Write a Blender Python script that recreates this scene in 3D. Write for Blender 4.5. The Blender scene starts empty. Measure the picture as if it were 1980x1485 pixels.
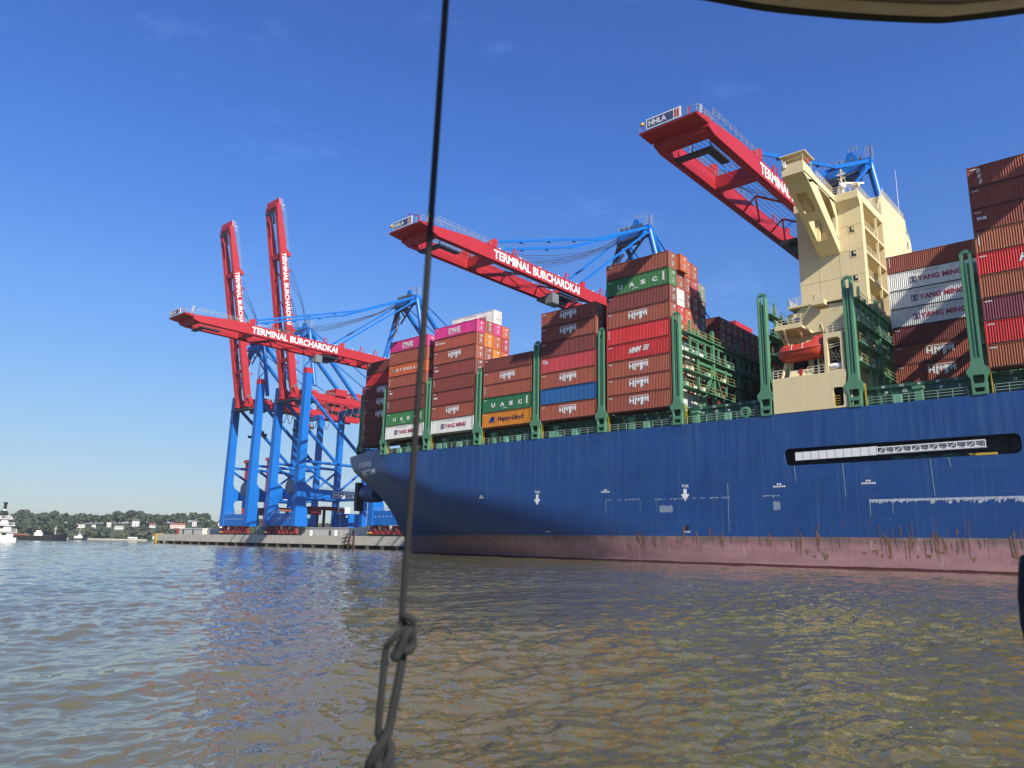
import bpy, math, random
import numpy as np
from mathutils import Vector, Matrix
from mathutils.geometry import tessellate_polygon
RAD = math.radians
scene = bpy.context.scene
COL = scene.collection

# ------------------------------------------------------------------ camera, sky, sun
cam_d = bpy.data.cameras.new('camera')
cam = bpy.data.objects.new('camera', cam_d)
COL.objects.link(cam)
cam_d.sensor_width = 36.0
cam_d.lens = 26.408
cam_d.clip_start = 0.05
cam_d.clip_end = 12000.0
_R = Vector((0.74997904, 0.66114156, 0.02057395))
_D = Vector((-0.12499651, 0.17219847, -0.97709957))
_F = Vector((-0.64954393, 0.73023252, 0.21178562))
_m = Matrix((_R, -_D, -_F)).transposed().to_4x4()
_m.translation = Vector((0, 0, 1.9))
cam.matrix_world = _m
cam_d.dof.use_dof = True
cam_d.dof.focus_distance = 130.0
cam_d.dof.aperture_fstop = 7.0
scene.camera = cam

TOSUN = Vector((1.0, -0.35, 0.75)).normalized()
world = bpy.data.worlds.new("World")
scene.world = world
world.use_nodes = True
wn, wl = world.node_tree.nodes, world.node_tree.links
wn.clear()
w_out = wn.new('ShaderNodeOutputWorld')
w_bg = wn.new('ShaderNodeBackground')
w_sky = wn.new('ShaderNodeTexSky')
w_sky.sky_type = 'NISHITA'
w_sky.sun_disc = False
w_sky.sun_elevation = math.asin(TOSUN.z)
w_sky.sun_rotation = math.atan2(TOSUN.x, TOSUN.y)
w_sky.air_density = 1.0
w_sky.dust_density = 0.6
w_sky.ozone_density = 3.0
w_bg.inputs['Strength'].default_value = 0.070
# thin wisps of cirrus, laid out by sky direction
w_tc = wn.new('ShaderNodeTexCoord')
w_map = wn.new('ShaderNodeMapping')
w_map.inputs['Scale'].default_value = (2.0, 2.6, 7.0)
w_map.inputs['Rotation'].default_value = (0.3, 0.2, 0.5)
w_no = wn.new('ShaderNodeTexNoise')
w_no.inputs['Scale'].default_value = 1.6
w_no.inputs['Detail'].default_value = 9.0
w_no.inputs['Roughness'].default_value = 0.62
w_ra = wn.new('ShaderNodeValToRGB')
w_ra.color_ramp.elements[0].position = 0.575
w_ra.color_ramp.elements[0].color = (0, 0, 0, 1)
w_ra.color_ramp.elements[1].position = 0.85
w_ra.color_ramp.elements[1].color = (0.30, 0.30, 0.30, 1)
w_mix = wn.new('ShaderNodeMix')
w_mix.data_type = 'RGBA'
w_mix.inputs['B'].default_value = (6.0, 6.6, 7.4, 1)
wl.new(w_tc.outputs['Generated'], w_map.inputs['Vector'])
wl.new(w_map.outputs['Vector'], w_no.inputs['Vector'])
wl.new(w_no.outputs['Fac'], w_ra.inputs['Fac'])
wl.new(w_ra.outputs['Color'], w_mix.inputs['Factor'])
wl.new(w_sky.outputs['Color'], w_mix.inputs['A'])
# clear late-summer blue: the air's own colour by height above the horizon
w_sep = wn.new('ShaderNodeSeparateXYZ')
w_tint = wn.new('ShaderNodeValToRGB')
w_tint.color_ramp.elements[0].position = 0.0; w_tint.color_ramp.elements[0].color = (.66 / 1.5, .69 / 1.5, .79 / 1.5, 1)
w_tint.color_ramp.elements[1].position = 0.60; w_tint.color_ramp.elements[1].color = (.47 / 1.5, .79 / 1.5, 1.47 / 1.5, 1)
for p_, c_ in ((.096, (.68, .72, .80)), (.163, (.68, .81, .93)), (.29, (.63, .90, 1.26)), (.454, (.49, .86, 1.48))):
    e_ = w_tint.color_ramp.elements.new(p_); e_.color = (c_[0] / 1.5, c_[1] / 1.5, c_[2] / 1.5, 1)
w_mul = wn.new('ShaderNodeMix'); w_mul.data_type = 'RGBA'; w_mul.blend_type = 'MULTIPLY'; w_mul.inputs['Factor'].default_value = 1.0
w_sc = wn.new('ShaderNodeVectorMath'); w_sc.operation = 'SCALE'; w_sc.inputs['Scale'].default_value = 1.62
wl.new(w_tc.outputs['Generated'], w_sep.inputs[0]); wl.new(w_sep.outputs['Z'], w_tint.inputs['Fac'])
wl.new(w_mix.outputs['Result'], w_mul.inputs['A']); wl.new(w_tint.outputs['Color'], w_mul.inputs['B'])
wl.new(w_mul.outputs['Result'], w_sc.inputs[0])
wl.new(w_sc.outputs['Vector'], w_bg.inputs['Color'])
wl.new(w_bg.outputs['Background'], w_out.inputs['Surface'])

sun_d = bpy.data.lights.new('sun', 'SUN')
sun_d.energy = 5.0
sun_d.angle = RAD(0.5)
sun_d.color = (1.0, 0.93, 0.82)
sun = bpy.data.objects.new('sun', sun_d)
COL.objects.link(sun)
sun.rotation_euler = (-TOSUN).to_track_quat('-Z', 'Y').to_euler()
sun.location = (200, -70, 200)

scene.view_settings.view_transform = 'Standard'
scene.view_settings.look = 'None'
scene.view_settings.exposure = 0.8
scene.view_settings.gamma = 1.0
scene.render.engine = 'CYCLES'
try:
    scene.cycles.max_bounces = 6
    scene.cycles.use_denoising = True
    scene.cycles.denoiser = 'OPENIMAGEDENOISE'
    scene.cycles.denoising_input_passes = 'RGB_ALBEDO_NORMAL'
except Exception:
    pass

# ------------------------------------------------------------------ materials
MATS = {}

def paint(name, col, rough=0.5, var=0.15, streak=0.25, scale=0.5, dirt=(0.12, 0.08, 0.05), dirt_amt=0.0,
          rnd=0.0, metal=0.0, bump=0.0, spec=0.5, vert=True):
    """painted / weathered surface: blotches, rain streaks that run down, patches of dirt or rust"""
    if name in MATS:
        return MATS[name]
    m = bpy.data.materials.new(name)
    m.use_nodes = True
    n, l = m.node_tree.nodes, m.node_tree.links
    b = n['Principled BSDF']
    b.inputs['Roughness'].default_value = rough
    b.inputs['Metallic'].default_value = metal
    b.inputs['Specular IOR Level'].default_value = spec
    tc = n.new('ShaderNodeTexCoord')
    oi = n.new('ShaderNodeObjectInfo')
    off = n.new('ShaderNodeVectorMath'); off.operation = 'MULTIPLY_ADD'
    comb = n.new('ShaderNodeCombineXYZ')
    for k in 'XYZ':
        l.new(oi.outputs['Random'], comb.inputs[k])
    l.new(comb.outputs['Vector'], off.inputs[0])
    off.inputs[1].default_value = (57, 31, 19)
    l.new(tc.outputs['Object'], off.inputs[2])
    n1 = n.new('ShaderNodeTexNoise')
    n1.inputs['Scale'].default_value = scale
    n1.inputs['Detail'].default_value = 7
    n1.inputs['Roughness'].default_value = 0.6
    l.new(off.outputs['Vector'], n1.inputs['Vector'])
    mp = n.new('ShaderNodeMapping')
    mp.inputs['Scale'].default_value = (1.6, 1.6, 0.10) if vert else (1, 1, 1)
    l.new(off.outputs['Vector'], mp.inputs['Vector'])
    n2 = n.new('ShaderNodeTexNoise')
    n2.inputs['Scale'].default_value = 1.4
    n2.inputs['Detail'].default_value = 5
    l.new(mp.outputs['Vector'], n2.inputs['Vector'])
    # value = 1 + var*(n1-.5)*2 + streak*(n2-.5)*2
    a1 = n.new('ShaderNodeMath'); a1.operation = 'MULTIPLY_ADD'
    a1.inputs[1].default_value = 2 * var; a1.inputs[2].default_value = 1 - var
    l.new(n1.outputs['Fac'], a1.inputs[0])
    a2 = n.new('ShaderNodeMath'); a2.operation = 'MULTIPLY_ADD'
    a2.inputs[1].default_value = 2 * streak
    l.new(n2.outputs['Fac'], a2.inputs[0])
    a3 = n.new('ShaderNodeMath'); a3.operation = 'SUBTRACT'; a3.inputs[1].default_value = streak
    l.new(a1.outputs[0], a2.inputs[2]); l.new(a2.outputs[0], a3.inputs[0])
    a4 = n.new('ShaderNodeMath'); a4.operation = 'MULTIPLY_ADD'
    a4.inputs[1].default_value = rnd; a4.inputs[2].default_value = 1 - rnd / 2
    l.new(oi.outputs['Random'], a4.inputs[0])
    a5 = n.new('ShaderNodeMath'); a5.operation = 'MULTIPLY'
    l.new(a3.outputs[0], a5.inputs[0]); l.new(a4.outputs[0], a5.inputs[1])
    vm = n.new('ShaderNodeVectorMath'); vm.operation = 'SCALE'
    vm.inputs[0].default_value = tuple(c * (.80 if min(col) > .3 else .62) for c in col)
    l.new(a5.outputs[0], vm.inputs['Scale'])
    src = vm.outputs['Vector']
    if dirt_amt > 0:
        n3 = n.new('ShaderNodeTexNoise')
        n3.inputs['Scale'].default_value = scale * 2.3
        n3.inputs['Detail'].default_value = 10
        n3.inputs['Roughness'].default_value = 0.7
        mp3 = n.new('ShaderNodeMapping')
        mp3.inputs['Scale'].default_value = (1.5, 1.5, 0.5)
        mp3.inputs['Location'].default_value = (7, 3, 11)
        l.new(off.outputs['Vector'], mp3.inputs['Vector'])
        l.new(mp3.outputs['Vector'], n3.inputs['Vector'])
        rp = n.new('ShaderNodeValToRGB')
        rp.color_ramp.elements[0].position = 0.56; rp.color_ramp.elements[0].color = (0, 0, 0, 1)
        rp.color_ramp.elements[1].position = 0.74; rp.color_ramp.elements[1].color = (dirt_amt,) * 3 + (1,)
        l.new(n3.outputs['Fac'], rp.inputs['Fac'])
        mx = n.new('ShaderNodeMix'); mx.data_type = 'RGBA'
        mx.inputs['B'].default_value = (*dirt, 1)
        l.new(rp.outputs['Color'], mx.inputs['Factor']); l.new(src, mx.inputs['A'])
        src = mx.outputs['Result']
    l.new(src, b.inputs['Base Color'])
    if bump > 0:
        bp = n.new('ShaderNodeBump'); bp.inputs['Strength'].default_value = bump; bp.inputs['Distance'].default_value = 0.05
        l.new(n1.outputs['Fac'], bp.inputs['Height']); l.new(bp.outputs['Normal'], b.inputs['Normal'])
    MATS[name] = m
    return m

RUST = (0.14, 0.055, 0.02)
CRED = paint('crane_red', (0.53, 0.020, 0.030), 0.5, 0.12, 0.14, 0.3, RUST, 0.35)
CBLUE = paint('crane_blue', (0.004, 0.18, 0.66), 0.4, 0.10, 0.13, 0.2, (0.03, 0.05, 0.1), 0.3)
CDARK = paint('crane_dark_steel', (0.03, 0.035, 0.045), 0.55, 0.2, 0.1)
GALV = paint('galvanised_steel', (0.42, 0.43, 0.43), 0.5, 0.15, 0.1, metal=0.3)
WHITE = paint('white_paint', (0.78, 0.78, 0.76), 0.55, 0.05, 0.08, 0.8, (0.3, 0.27, 0.22), 0.35)
LETTER = paint('white_lettering', (0.80, 0.80, 0.78), 0.6, 0.06, 0.05, 1.5, (0.35, 0.25, 0.2), 0.25)
YELLOW = paint('yellow_paint', (0.75, 0.5, 0.03), 0.5, 0.1, 0.1)
GREEN = paint('ship_green', (0.115, 0.31, 0.17), 0.42, 0.12, 0.12, 0.5, (0.16, 0.13, 0.07), 0.35)
DGREEN = paint('coaming_green', (0.022, 0.105, 0.055), 0.45, 0.12, 0.12, 0.5, (0.10, 0.08, 0.05), 0.35)
CREAM = paint('cream_paint', (0.73, 0.61, 0.345), 0.45, 0.05, 0.07, 0.25, (0.42, 0.30, 0.16), 0.30)
RAILM = paint('rail_pale_green', (0.32, 0.46, 0.34), 0.5, 0.1, 0.1)
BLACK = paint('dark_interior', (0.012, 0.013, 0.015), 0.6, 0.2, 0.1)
GLASS = paint('dark_window_glass', (0.015, 0.02, 0.022), 0.08, 0.1, 0.0, spec=0.8)
CONC = paint('quay_concrete', (0.55, 0.50, 0.41), 0.85, 0.22, 0.22, 0.35, (0.10, 0.09, 0.06), 0.75, bump=0.3)
BOGRED = paint('bogie_red', (0.27, 0.012, 0.012), 0.55, 0.2, 0.1, 1.2, (0.04, 0.03, 0.03), 0.6)
ORANGE = paint('lifeboat_orange', (0.72, 0.07, 0.035), 0.38, 0.06, 0.06)

# ------------------------------------------------------------------ mesh helpers
ORG = {}

class MB:
    def __init__(s):
        s.v = []; s.f = []; s.mi = []; s.mats = []; s.cur = 0
    def use(s, m):
        if m not in s.mats:
            s.mats.append(m)
        s.cur = s.mats.index(m); return s
    def add(s, vs, fs):
        o = len(s.v)
        s.v.extend([tuple(p) for p in vs])
        for f in fs:
            s.f.append(tuple(i + o for i in f)); s.mi.append(s.cur)
        return s
    def hexa(s, p):      # 8 points: bottom 4 ccw, top 4 ccw
        return s.add(p, [(3, 2, 1, 0), (4, 5, 6, 7), (0, 1, 5, 4), (1, 2, 6, 5), (2, 3, 7, 6), (3, 0, 4, 7)])
    def box(s, x0, x1, y0, y1, z0, z1):
        return s.hexa([(x0, y0, z0), (x1, y0, z0), (x1, y1, z0), (x0, y1, z0), (x0, y0, z1), (x1, y0, z1), (x1, y1, z1), (x0, y1, z1)])
    def beam(s, p, q, w, h, up=(0, 0, 1)):
        p, q = Vector(p), Vector(q); d = (q - p).normalized(); u = Vector(up)
        if abs(d.dot(u)) > 0.98: u = Vector((0, 1, 0))
        a = d.cross(u).normalized() * (w / 2); b = a.cross(d).normalized() * (h / 2)
        r = []
        for c in (p, q):
            r += [c - a - b, c + a - b, c + a + b, c - a + b]
        return s.add(r, [(0, 1, 2, 3), (7, 6, 5, 4), (0, 4, 5, 1), (1, 5, 6, 2), (2, 6, 7, 3), (3, 7, 4, 0)])
    def tube(s, pts, r, n=8, r2=None, caps=True):
        pts = [Vector(p) for p in pts]; rings = []; m = len(pts)
        prev = None
        for i, p in enumerate(pts):
            d = (pts[min(i + 1, m - 1)] - pts[max(i - 1, 0)]).normalized()
            if prev is None:
                u = Vector((0, 0, 1)) if abs(d.z) < 0.9 else Vector((0, 1, 0))
                a = d.cross(u).normalized()
            else:
                a = (prev - d * prev.dot(d)).normalized()
            prev = a
            b = d.cross(a)
            rr = r if r2 is None else r + (r2 - r) * i / (m - 1)
            rings.append([p + (a * math.cos(2 * math.pi * k / n) + b * math.sin(2 * math.pi * k / n)) * rr for k in range(n)])
        vs = [q for R_ in rings for q in R_]; fs = []
        for i in range(m - 1):
            for k in range(n):
                k2 = (k + 1) % n
                fs.append((i * n + k, i * n + k2, (i + 1) * n + k2, (i + 1) * n + k))
        if caps:
            fs.append(tuple(range(n))[::-1]); fs.append(tuple((m - 1) * n + k for k in range(n)))
        return s.add(vs, fs)
    def prism(s, poly, fn, a, b, holes=()):
        """poly (list of 2D) extruded between offsets a and b; fn(u, v, w) -> point. Holes allowed."""
        loops = [list(poly)] + [list(h) for h in holes]
        flat = [p for L in loops for p in L]
        tris = tessellate_polygon([[Vector((p[0], p[1], 0)) for p in L] for L in loops])
        n = len(flat)
        vs = [fn(p[0], p[1], a) for p in flat] + [fn(p[0], p[1], b) for p in flat]
        fs = [tuple(t) for t in tris] + [tuple(i + n for i in t[::-1]) for t in tris]
        o = 0
        for L in loops:
            k = len(L)
            for i in range(k):
                j = (i + 1) % k
                fs.append((o + i, o + j, n + o + j, n + o + i))
            o += k
        return s.add(vs, fs)
    def lathe(s, prof, c, axis='Z', n=20, caps=True):
        vs = []; fs = []
        for (r, h) in prof:
            for k in range(n):
                t = 2 * math.pi * k / n
                x, y = r * math.cos(t), r * math.sin(t)
                q = (x, y, h) if axis == 'Z' else ((h, x, y) if axis == 'X' else (x, h, y))
                vs.append((c[0] + q[0], c[1] + q[1], c[2] + q[2]))
        for i in range(len(prof) - 1):
            for k in range(n):
                k2 = (k + 1) % n
                fs.append((i * n + k, i * n + k2, (i + 1) * n + k2, (i + 1) * n + k))
        if caps: fs.append(tuple(range(n))[::-1]); fs.append(tuple((len(prof) - 1) * n + k for k in range(n)))
        return s.add(vs, fs)
    def rail(s, pts, h=1.1, step=1.5, r=0.03, rails=3):
        r *= .8
        """hand rail along a polyline"""
        pts = [Vector(p) for p in pts]
        for p, q in zip(pts[:-1], pts[1:]):
            L = (q - p).length; k = max(1, round(L / step))
            for i in range(k + 1):
                c = p.lerp(q, i / k); s.beam(c, c + Vector((0, 0, h)), 2 * r, 2 * r)
            for j in range(rails):
                z = Vector((0, 0, h * (j + 1) / rails)); s.beam(p + z, q + z, 2 * r, 2 * r)
        return s
    def mesh(s, name, mat=None):
        me = bpy.data.meshes.new(name)
        me.from_pydata(s.v, [], s.f)
        if s.mats:
            for m in s.mats: me.materials.append(m)
            me.polygons.foreach_set('material_index', s.mi)
        elif mat is not None:
            me.materials.append(mat)
        me.validate()
        return me
    def build(s, name, mat=None, parent=None, smooth=None):
        o = ORG.get(parent.name, Vector((0, 0, 0))) if parent else Vector((0, 0, 0))
        if o.length > 0:
            s.v = [(p[0] - o.x, p[1] - o.y, p[2] - o.z) for p in s.v]
        me = s.mesh(name, mat)
        ob = bpy.data.objects.new(name, me)
        COL.objects.link(ob)
        if parent:
            ob.parent = parent
            ORG[ob.name] = o
        if smooth:
            shade(ob, smooth)
        return ob

def shade(ob, angle=40):
    me = ob.data
    for p in me.polygons: p.use_smooth = True
    try:
        me.set_sharp_from_angle(angle=RAD(angle))
    except Exception:
        pass

def thing(name, label, cat, loc=(0, 0, 0), group=None):
    o = bpy.data.objects.new(name, None)
    o.empty_display_size = 1
    COL.objects.link(o)
    o.location = loc
    ORG[o.name] = Vector(loc)
    o['label'] = label; o['category'] = cat
    if group: o['group'] = group
    return o

def tag(o, label, cat, group=None, kind=None):
    if label: o['label'] = label
    if cat: o['category'] = cat
    if group: o['group'] = group
    if kind: o['kind'] = kind
    return o

def dup(root, loc, label=None, rotz=None, scale=None):
    r = root.copy(); COL.objects.link(r); r.location = loc
    if label: r['label'] = label
    if rotz is not None: r.rotation_euler = (0, 0, rotz)
    if scale is not None: r.scale = (scale, scale, scale) if not isinstance(scale, tuple) else scale
    for ch in list(root.children):
        c = ch.copy(); COL.objects.link(c); c.parent = r
        for g in ch.children:
            d = g.copy(); COL.objects.link(d); d.parent = c
    return r

# lettering ----------------------------------------------------------
TXT = {}
def text2d(body, bold=0.0, shear=0.0, spacing=1.0):
    """lettering as flat triangles, normalised to height 1 (caps), origin bottom left; returns verts, faces, width"""
    key = (body, bold, shear, spacing)
    if key in TXT: return TXT[key]
    c = bpy.data.curves.new('lettering_curve', 'FONT')
    c.body = body; c.offset = bold; c.shear = shear; c.space_character = spacing
    c.resolution_u = 3
    o = bpy.data.objects.new('lettering_tmp', c)
    COL.objects.link(o)
    dg = bpy.context.evaluated_depsgraph_get()
    me = bpy.data.meshes.new_from_object(o.evaluated_get(dg))
    vs = [(v.co.x, v.co.y) for v in me.vertices]
    fs = [tuple(p.vertices) for p in me.polygons]
    bpy.data.objects.remove(o); bpy.data.curves.remove(c); bpy.data.meshes.remove(me)
    if not vs:
        vs, fs = [(0, 0), (1, 0), (1, 1), (0, 1)], [(0, 1, 2, 3)]
    x0 = min(v[0] for v in vs); x1 = max(v[0] for v in vs); y0 = min(v[1] for v in vs); y1 = max(v[1] for v in vs)
    h = y1 - y0
    vs = [((v[0] - x0) / h, (v[1] - y0) / h) for v in vs]
    TXT[key] = (vs, fs, (x1 - x0) / h)
    return TXT[key]

def letters(mb, body, fn, h, w=None, bold=0.02, shear=0.0, spacing=1.0, center=False):
    """fn(u, v) -> world point, u runs along the text in metres, v up"""
    vs, fs, W = text2d(body, bold, shear, spacing)
    sx = h if w is None else w / W
    o = -W * sx / 2 if center else 0
    mb.add([fn(v[0] * sx + o, v[1] * h) for v in vs], fs)
    return W * sx

def rects(mb, rs, fn):
    for (u0, v0, u1, v1) in rs:
        mb.add([fn(u0, v0), fn(u1, v0), fn(u1, v1), fn(u0, v1)], [(0, 1, 2, 3)])

def poly(mb, pts, fn):
    t = tessellate_polygon([[Vector((p[0], p[1], 0)) for p in pts]])
    mb.add([fn(*p) for p in pts], [tuple(i) for i in t])

# ================================================================== WATER
def make_water():
    rng = np.random.default_rng(5)
    th_dense = np.radians(np.linspace(-92, 12, 780))          # azimuth from +Y, left negative
    th_rest = np.radians(np.linspace(12, 268, 70))[1:-1]
    th = np.concatenate([th_dense, th_rest])
    nr = 860
    r = np.exp(np.linspace(math.log(1.2), math.log(420.0), nr))
    r = np.concatenate([r, np.exp(np.linspace(math.log(420.0), math.log(2550.0), 60))[1:]])
    nr = len(r); nt = len(th)
    TH, RR = np.meshgrid(th, r)
    X = RR * np.sin(TH); Y = RR * np.cos(TH)
    cell = RR * (th_dense[1] - th_dense[0])
    drad = np.gradient(r)[:, None] * np.ones_like(TH)
    cell = np.maximum(cell, drad * 0.55)
    cell[:, len(th_dense):] = 50.0
    Z = np.zeros_like(X); DX = np.zeros_like(X); DY = np.zeros_like(X)
    comps = []
    for i in range(160):
        lam = math.exp(rng.uniform(math.log(0.12), math.log(1.1))) if i < 120 else math.exp(rng.uniform(math.log(1.1), math.log(15.0)))
        main = math.radians(62) if rng.random() < 0.62 else math.radians(148)
        d = main + rng.normal(0, 0.55)
        a = 0.0033 * lam ** 0.86 if lam < 1.1 else 0.0025 * lam ** .78
        comps.append((lam, d, a, rng.uniform(0, 2 * math.pi)))
    # patches where the ripples are stronger or calmer
    P = np.zeros_like(X)
    for i in range(9):
        lam = rng.uniform(9, 42); d = rng.uniform(0, math.pi); ph = rng.uniform(0, 6.28)
        P += np.sin(2 * math.pi / lam * (X * math.cos(d) + Y * math.sin(d)) + ph)
    P = 1.0 + 0.22 * P / 1.5
    P = np.clip(P, 0.45, 1.6)
    for lam, d, a, ph in comps:
        k = 2 * math.pi / lam
        w = np.clip((lam / cell - 2.2) / 2.0, 0, 1)
        kx, ky = math.cos(d), math.sin(d)
        arg = k * (X * kx + Y * ky) + ph
        s, c = np.sin(arg), np.cos(arg)
        amp = a * w * (P if lam < 3 else 1.0)
        Z += amp * s
        DX -= amp * kx * c * 0.7; DY -= amp * ky * c * 0.7
    X = X + DX; Y = Y + DY
    nv = nr * nt
    co = np.stack([X, Y, Z], -1).reshape(-1, 3).astype(np.float32)
    co = np.concatenate([co, np.array([[0, 0, 0]], np.float32)])
    i = np.arange(nr - 1)[:, None] * nt; j = np.arange(nt)[None, :]; j2 = (j + 1) % nt
    quads = np.stack([i + j, i + nt + j, i + nt + j2, i + j2], -1).reshape(-1, 4)
    tri = np.stack([np.full(nt, nv), np.arange(nt), (np.arange(nt) + 1) % nt], -1)
    loops = np.concatenate([quads.ravel(), tri.ravel()]).astype(np.int32)
    nq, ntri = len(quads), len(tri)
    starts = np.concatenate([np.arange(nq) * 4, nq * 4 + np.arange(ntri) * 3]).astype(np.int32)
    tot = np.concatenate([np.full(nq, 4), np.full(ntri, 3)]).astype(np.int32)
    me = bpy.data.meshes.new('water')
    me.vertices.add(nv + 1); me.vertices.foreach_set('co', co.ravel())
    me.loops.add(len(loops)); me.loops.foreach_set('vertex_index', loops)
    me.polygons.add(nq + ntri)
    me.polygons.foreach_set('loop_start', starts)
    me.polygons.foreach_set('loop_total', tot)
    me.polygons.foreach_set('use_smooth', np.ones(nq + ntri, dtype=bool))
    me.update(calc_edges=True)
    m = bpy.data.materials.new('river_water'); m.use_nodes = True
    n, l = m.node_tree.nodes, m.node_tree.links
    b = n['Principled BSDF']
    b.inputs['Roughness'].default_value = 0.03
    b.inputs['IOR'].default_value = 1.333
    tc = n.new('ShaderNodeTexCoord')
    # silty water: slow drift of clearer and muddier patches
    nz = n.new('ShaderNodeTexNoise'); nz.inputs['Scale'].default_value = 0.06; nz.inputs['Detail'].default_value = 5
    l.new(tc.outputs['Object'], nz.inputs['Vector'])
    rp = n.new('ShaderNodeValToRGB')
    rp.color_ramp.elements[0].position = 0.3; rp.color_ramp.elements[0].color = (0.080, 0.070, 0.029, 1)
    rp.color_ramp.elements[1].position = 0.7; rp.color_ramp.elements[1].color = (0.118, 0.102, 0.041, 1)
    l.new(nz.outputs['Fac'], rp.inputs['Fac']); l.new(rp.outputs['Color'], b.inputs['Base Color'])
    def rip(scale, sx, sy, rot, det):
        mp = n.new('ShaderNodeMapping'); mp.inputs['Scale'].default_value = (sx, sy, 1); mp.inputs['Rotation'].default_value = (0, 0, rot)
        nn = n.new('ShaderNodeTexNoise'); nn.inputs['Scale'].default_value = scale; nn.inputs['Detail'].default_value = det
        nn.inputs['Roughness'].default_value = 0.55
        l.new(tc.outputs['Object'], mp.inputs['Vector']); l.new(mp.outputs['Vector'], nn.inputs['Vector'])
        return nn.outputs['Fac']
    # wind streaks: scattered foam flecks on a few crest lines
    sp1 = n.new('ShaderNodeTexNoise'); sp1.inputs['Scale'].default_value = 2.6; sp1.inputs['Detail'].default_value = 8; sp1.inputs['Roughness'].default_value = .8
    mpf = n.new('ShaderNodeMapping'); mpf.inputs['Scale'].default_value = (1, .5, 1); mpf.inputs['Rotation'].default_value = (0, 0, .9)
    l.new(tc.outputs['Object'], mpf.inputs['Vector']); l.new(mpf.outputs['Vector'], sp1.inputs['Vector'])
    sp2 = n.new('ShaderNodeTexNoise'); sp2.inputs['Scale'].default_value = .05; sp2.inputs['Detail'].default_value = 3
    mpg = n.new('ShaderNodeMapping'); mpg.inputs['Scale'].default_value = (.5, 2.6, 1); mpg.inputs['Rotation'].default_value = (0, 0, .35)
    l.new(tc.outputs['Object'], mpg.inputs['Vector']); l.new(mpg.outputs['Vector'], sp2.inputs['Vector'])
    ra = n.new('ShaderNodeValToRGB'); ra.color_ramp.elements[0].position = .665; ra.color_ramp.elements[1].position = .70
    rb = n.new('ShaderNodeValToRGB'); rb.color_ramp.elements[0].position = .52; rb.color_ramp.elements[1].position = .62
    l.new(sp1.outputs['Fac'], ra.inputs['Fac']); l.new(sp2.outputs['Fac'], rb.inputs['Fac'])
    fm = n.new('ShaderNodeMath'); fm.operation = 'MULTIPLY'; l.new(ra.outputs['Color'], fm.inputs[0]); l.new(rb.outputs['Color'], fm.inputs[1])
    fx = n.new('ShaderNodeMix'); fx.data_type = 'RGBA'; fx.inputs['B'].default_value = (.55, .55, .52, 1)
    l.new(fm.outputs[0], fx.inputs['Factor']); l.new(rp.outputs['Color'], fx.inputs['A']); l.new(fx.outputs['Result'], b.inputs['Base Color'])
    f1 = rip(5.0, 1.0, 0.40, 0.9, 2); f2 = rip(1.0, 1.0, 0.45, 0.6, 2)
    b1 = n.new('ShaderNodeBump'); b1.inputs['Strength'].default_value = 0.6; b1.inputs['Distance'].default_value = 0.03
    b2 = n.new('ShaderNodeBump'); b2.inputs['Strength'].default_value = 0.7; b2.inputs['Distance'].default_value = 0.14
    l.new(f1, b1.inputs['Height']); l.new(f2, b2.inputs['Height'])
    l.new(b2.outputs['Normal'], b1.inputs['Normal']); l.new(b1.outputs['Normal'], b.inputs['Normal'])
    me.materials.append(m)
    o = bpy.data.objects.new('water', me); COL.objects.link(o); o['kind'] = 'structure'
    return o
make_water()

# ================================================================== QUAY
QX0, QX1, QY, QZ = -383.0, 140.0, 168.0, 4.5
mb = MB()
mb.box(QX0 + 1.0, QX1, QY + 3.2, QY + 260, 3.1, QZ - 0.02)         # deck slab
mb.box(QX0 + 1.0, QX1, QY + 6.5, QY + 260, -3, 3.1)                # dark fill behind the piles
tag(mb.build('quay', paint('quay_apron', (0.27, 0.26, 0.24), 0.9, 0.2, 0.0, 0.1)), None, None, kind='structure')
wall = thing('quay_wall', 'weathered concrete quay wall on short piles under the cranes', 'quay wall', ((QX0 + QX1) / 2, QY + 1.5, 0))
wx = QX0 + 1.0; k = 0
while wx < QX1 - 5:
    L = 23.6
    MB().box(wx, wx + L - 0.10, QY, QY + 3.1, 1.35, QZ + (0.02 if k % 2 else 0.05)).build('wall_panel', CONC, wall)
    wx += L; k += 1
WETC = paint('wet_concrete', (0.17, 0.15, 0.10), 0.6, 0.3, 0.2, 1.0)
wx = QX0 + 3
while wx < -95:
    MB().hexa([(wx - .45, QY + .5, -2), (wx + .45, QY + .5, -2), (wx + .45, QY + 1.5, -2), (wx - .45, QY + 1.5, -2),
               (wx - .9, QY + .1, 1.35), (wx + .9, QY + .1, 1.35), (wx + .9, QY + 2.4, 1.35), (wx - .9, QY + 2.4, 1.35)]).build('pile', WETC, wall)
    wx += 8.2
mb = MB().use(YELLOW)
mb.box(QX0 - 1.2, QX0 + 0.8, QY - .3, QY + 3.5, 0.4, QZ + 0.25)
t = thing('corner_fender', 'yellow corner fender at the left end of the quay', 'fender', (QX0, QY, 0))
mb.build('fender_block', YELLOW, t)
MB().box(QX0 - 2.0, QX0 + 0.6, QY, QY + 3.3, -2, 0.4).build('fender_foot', WETC, t)
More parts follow.
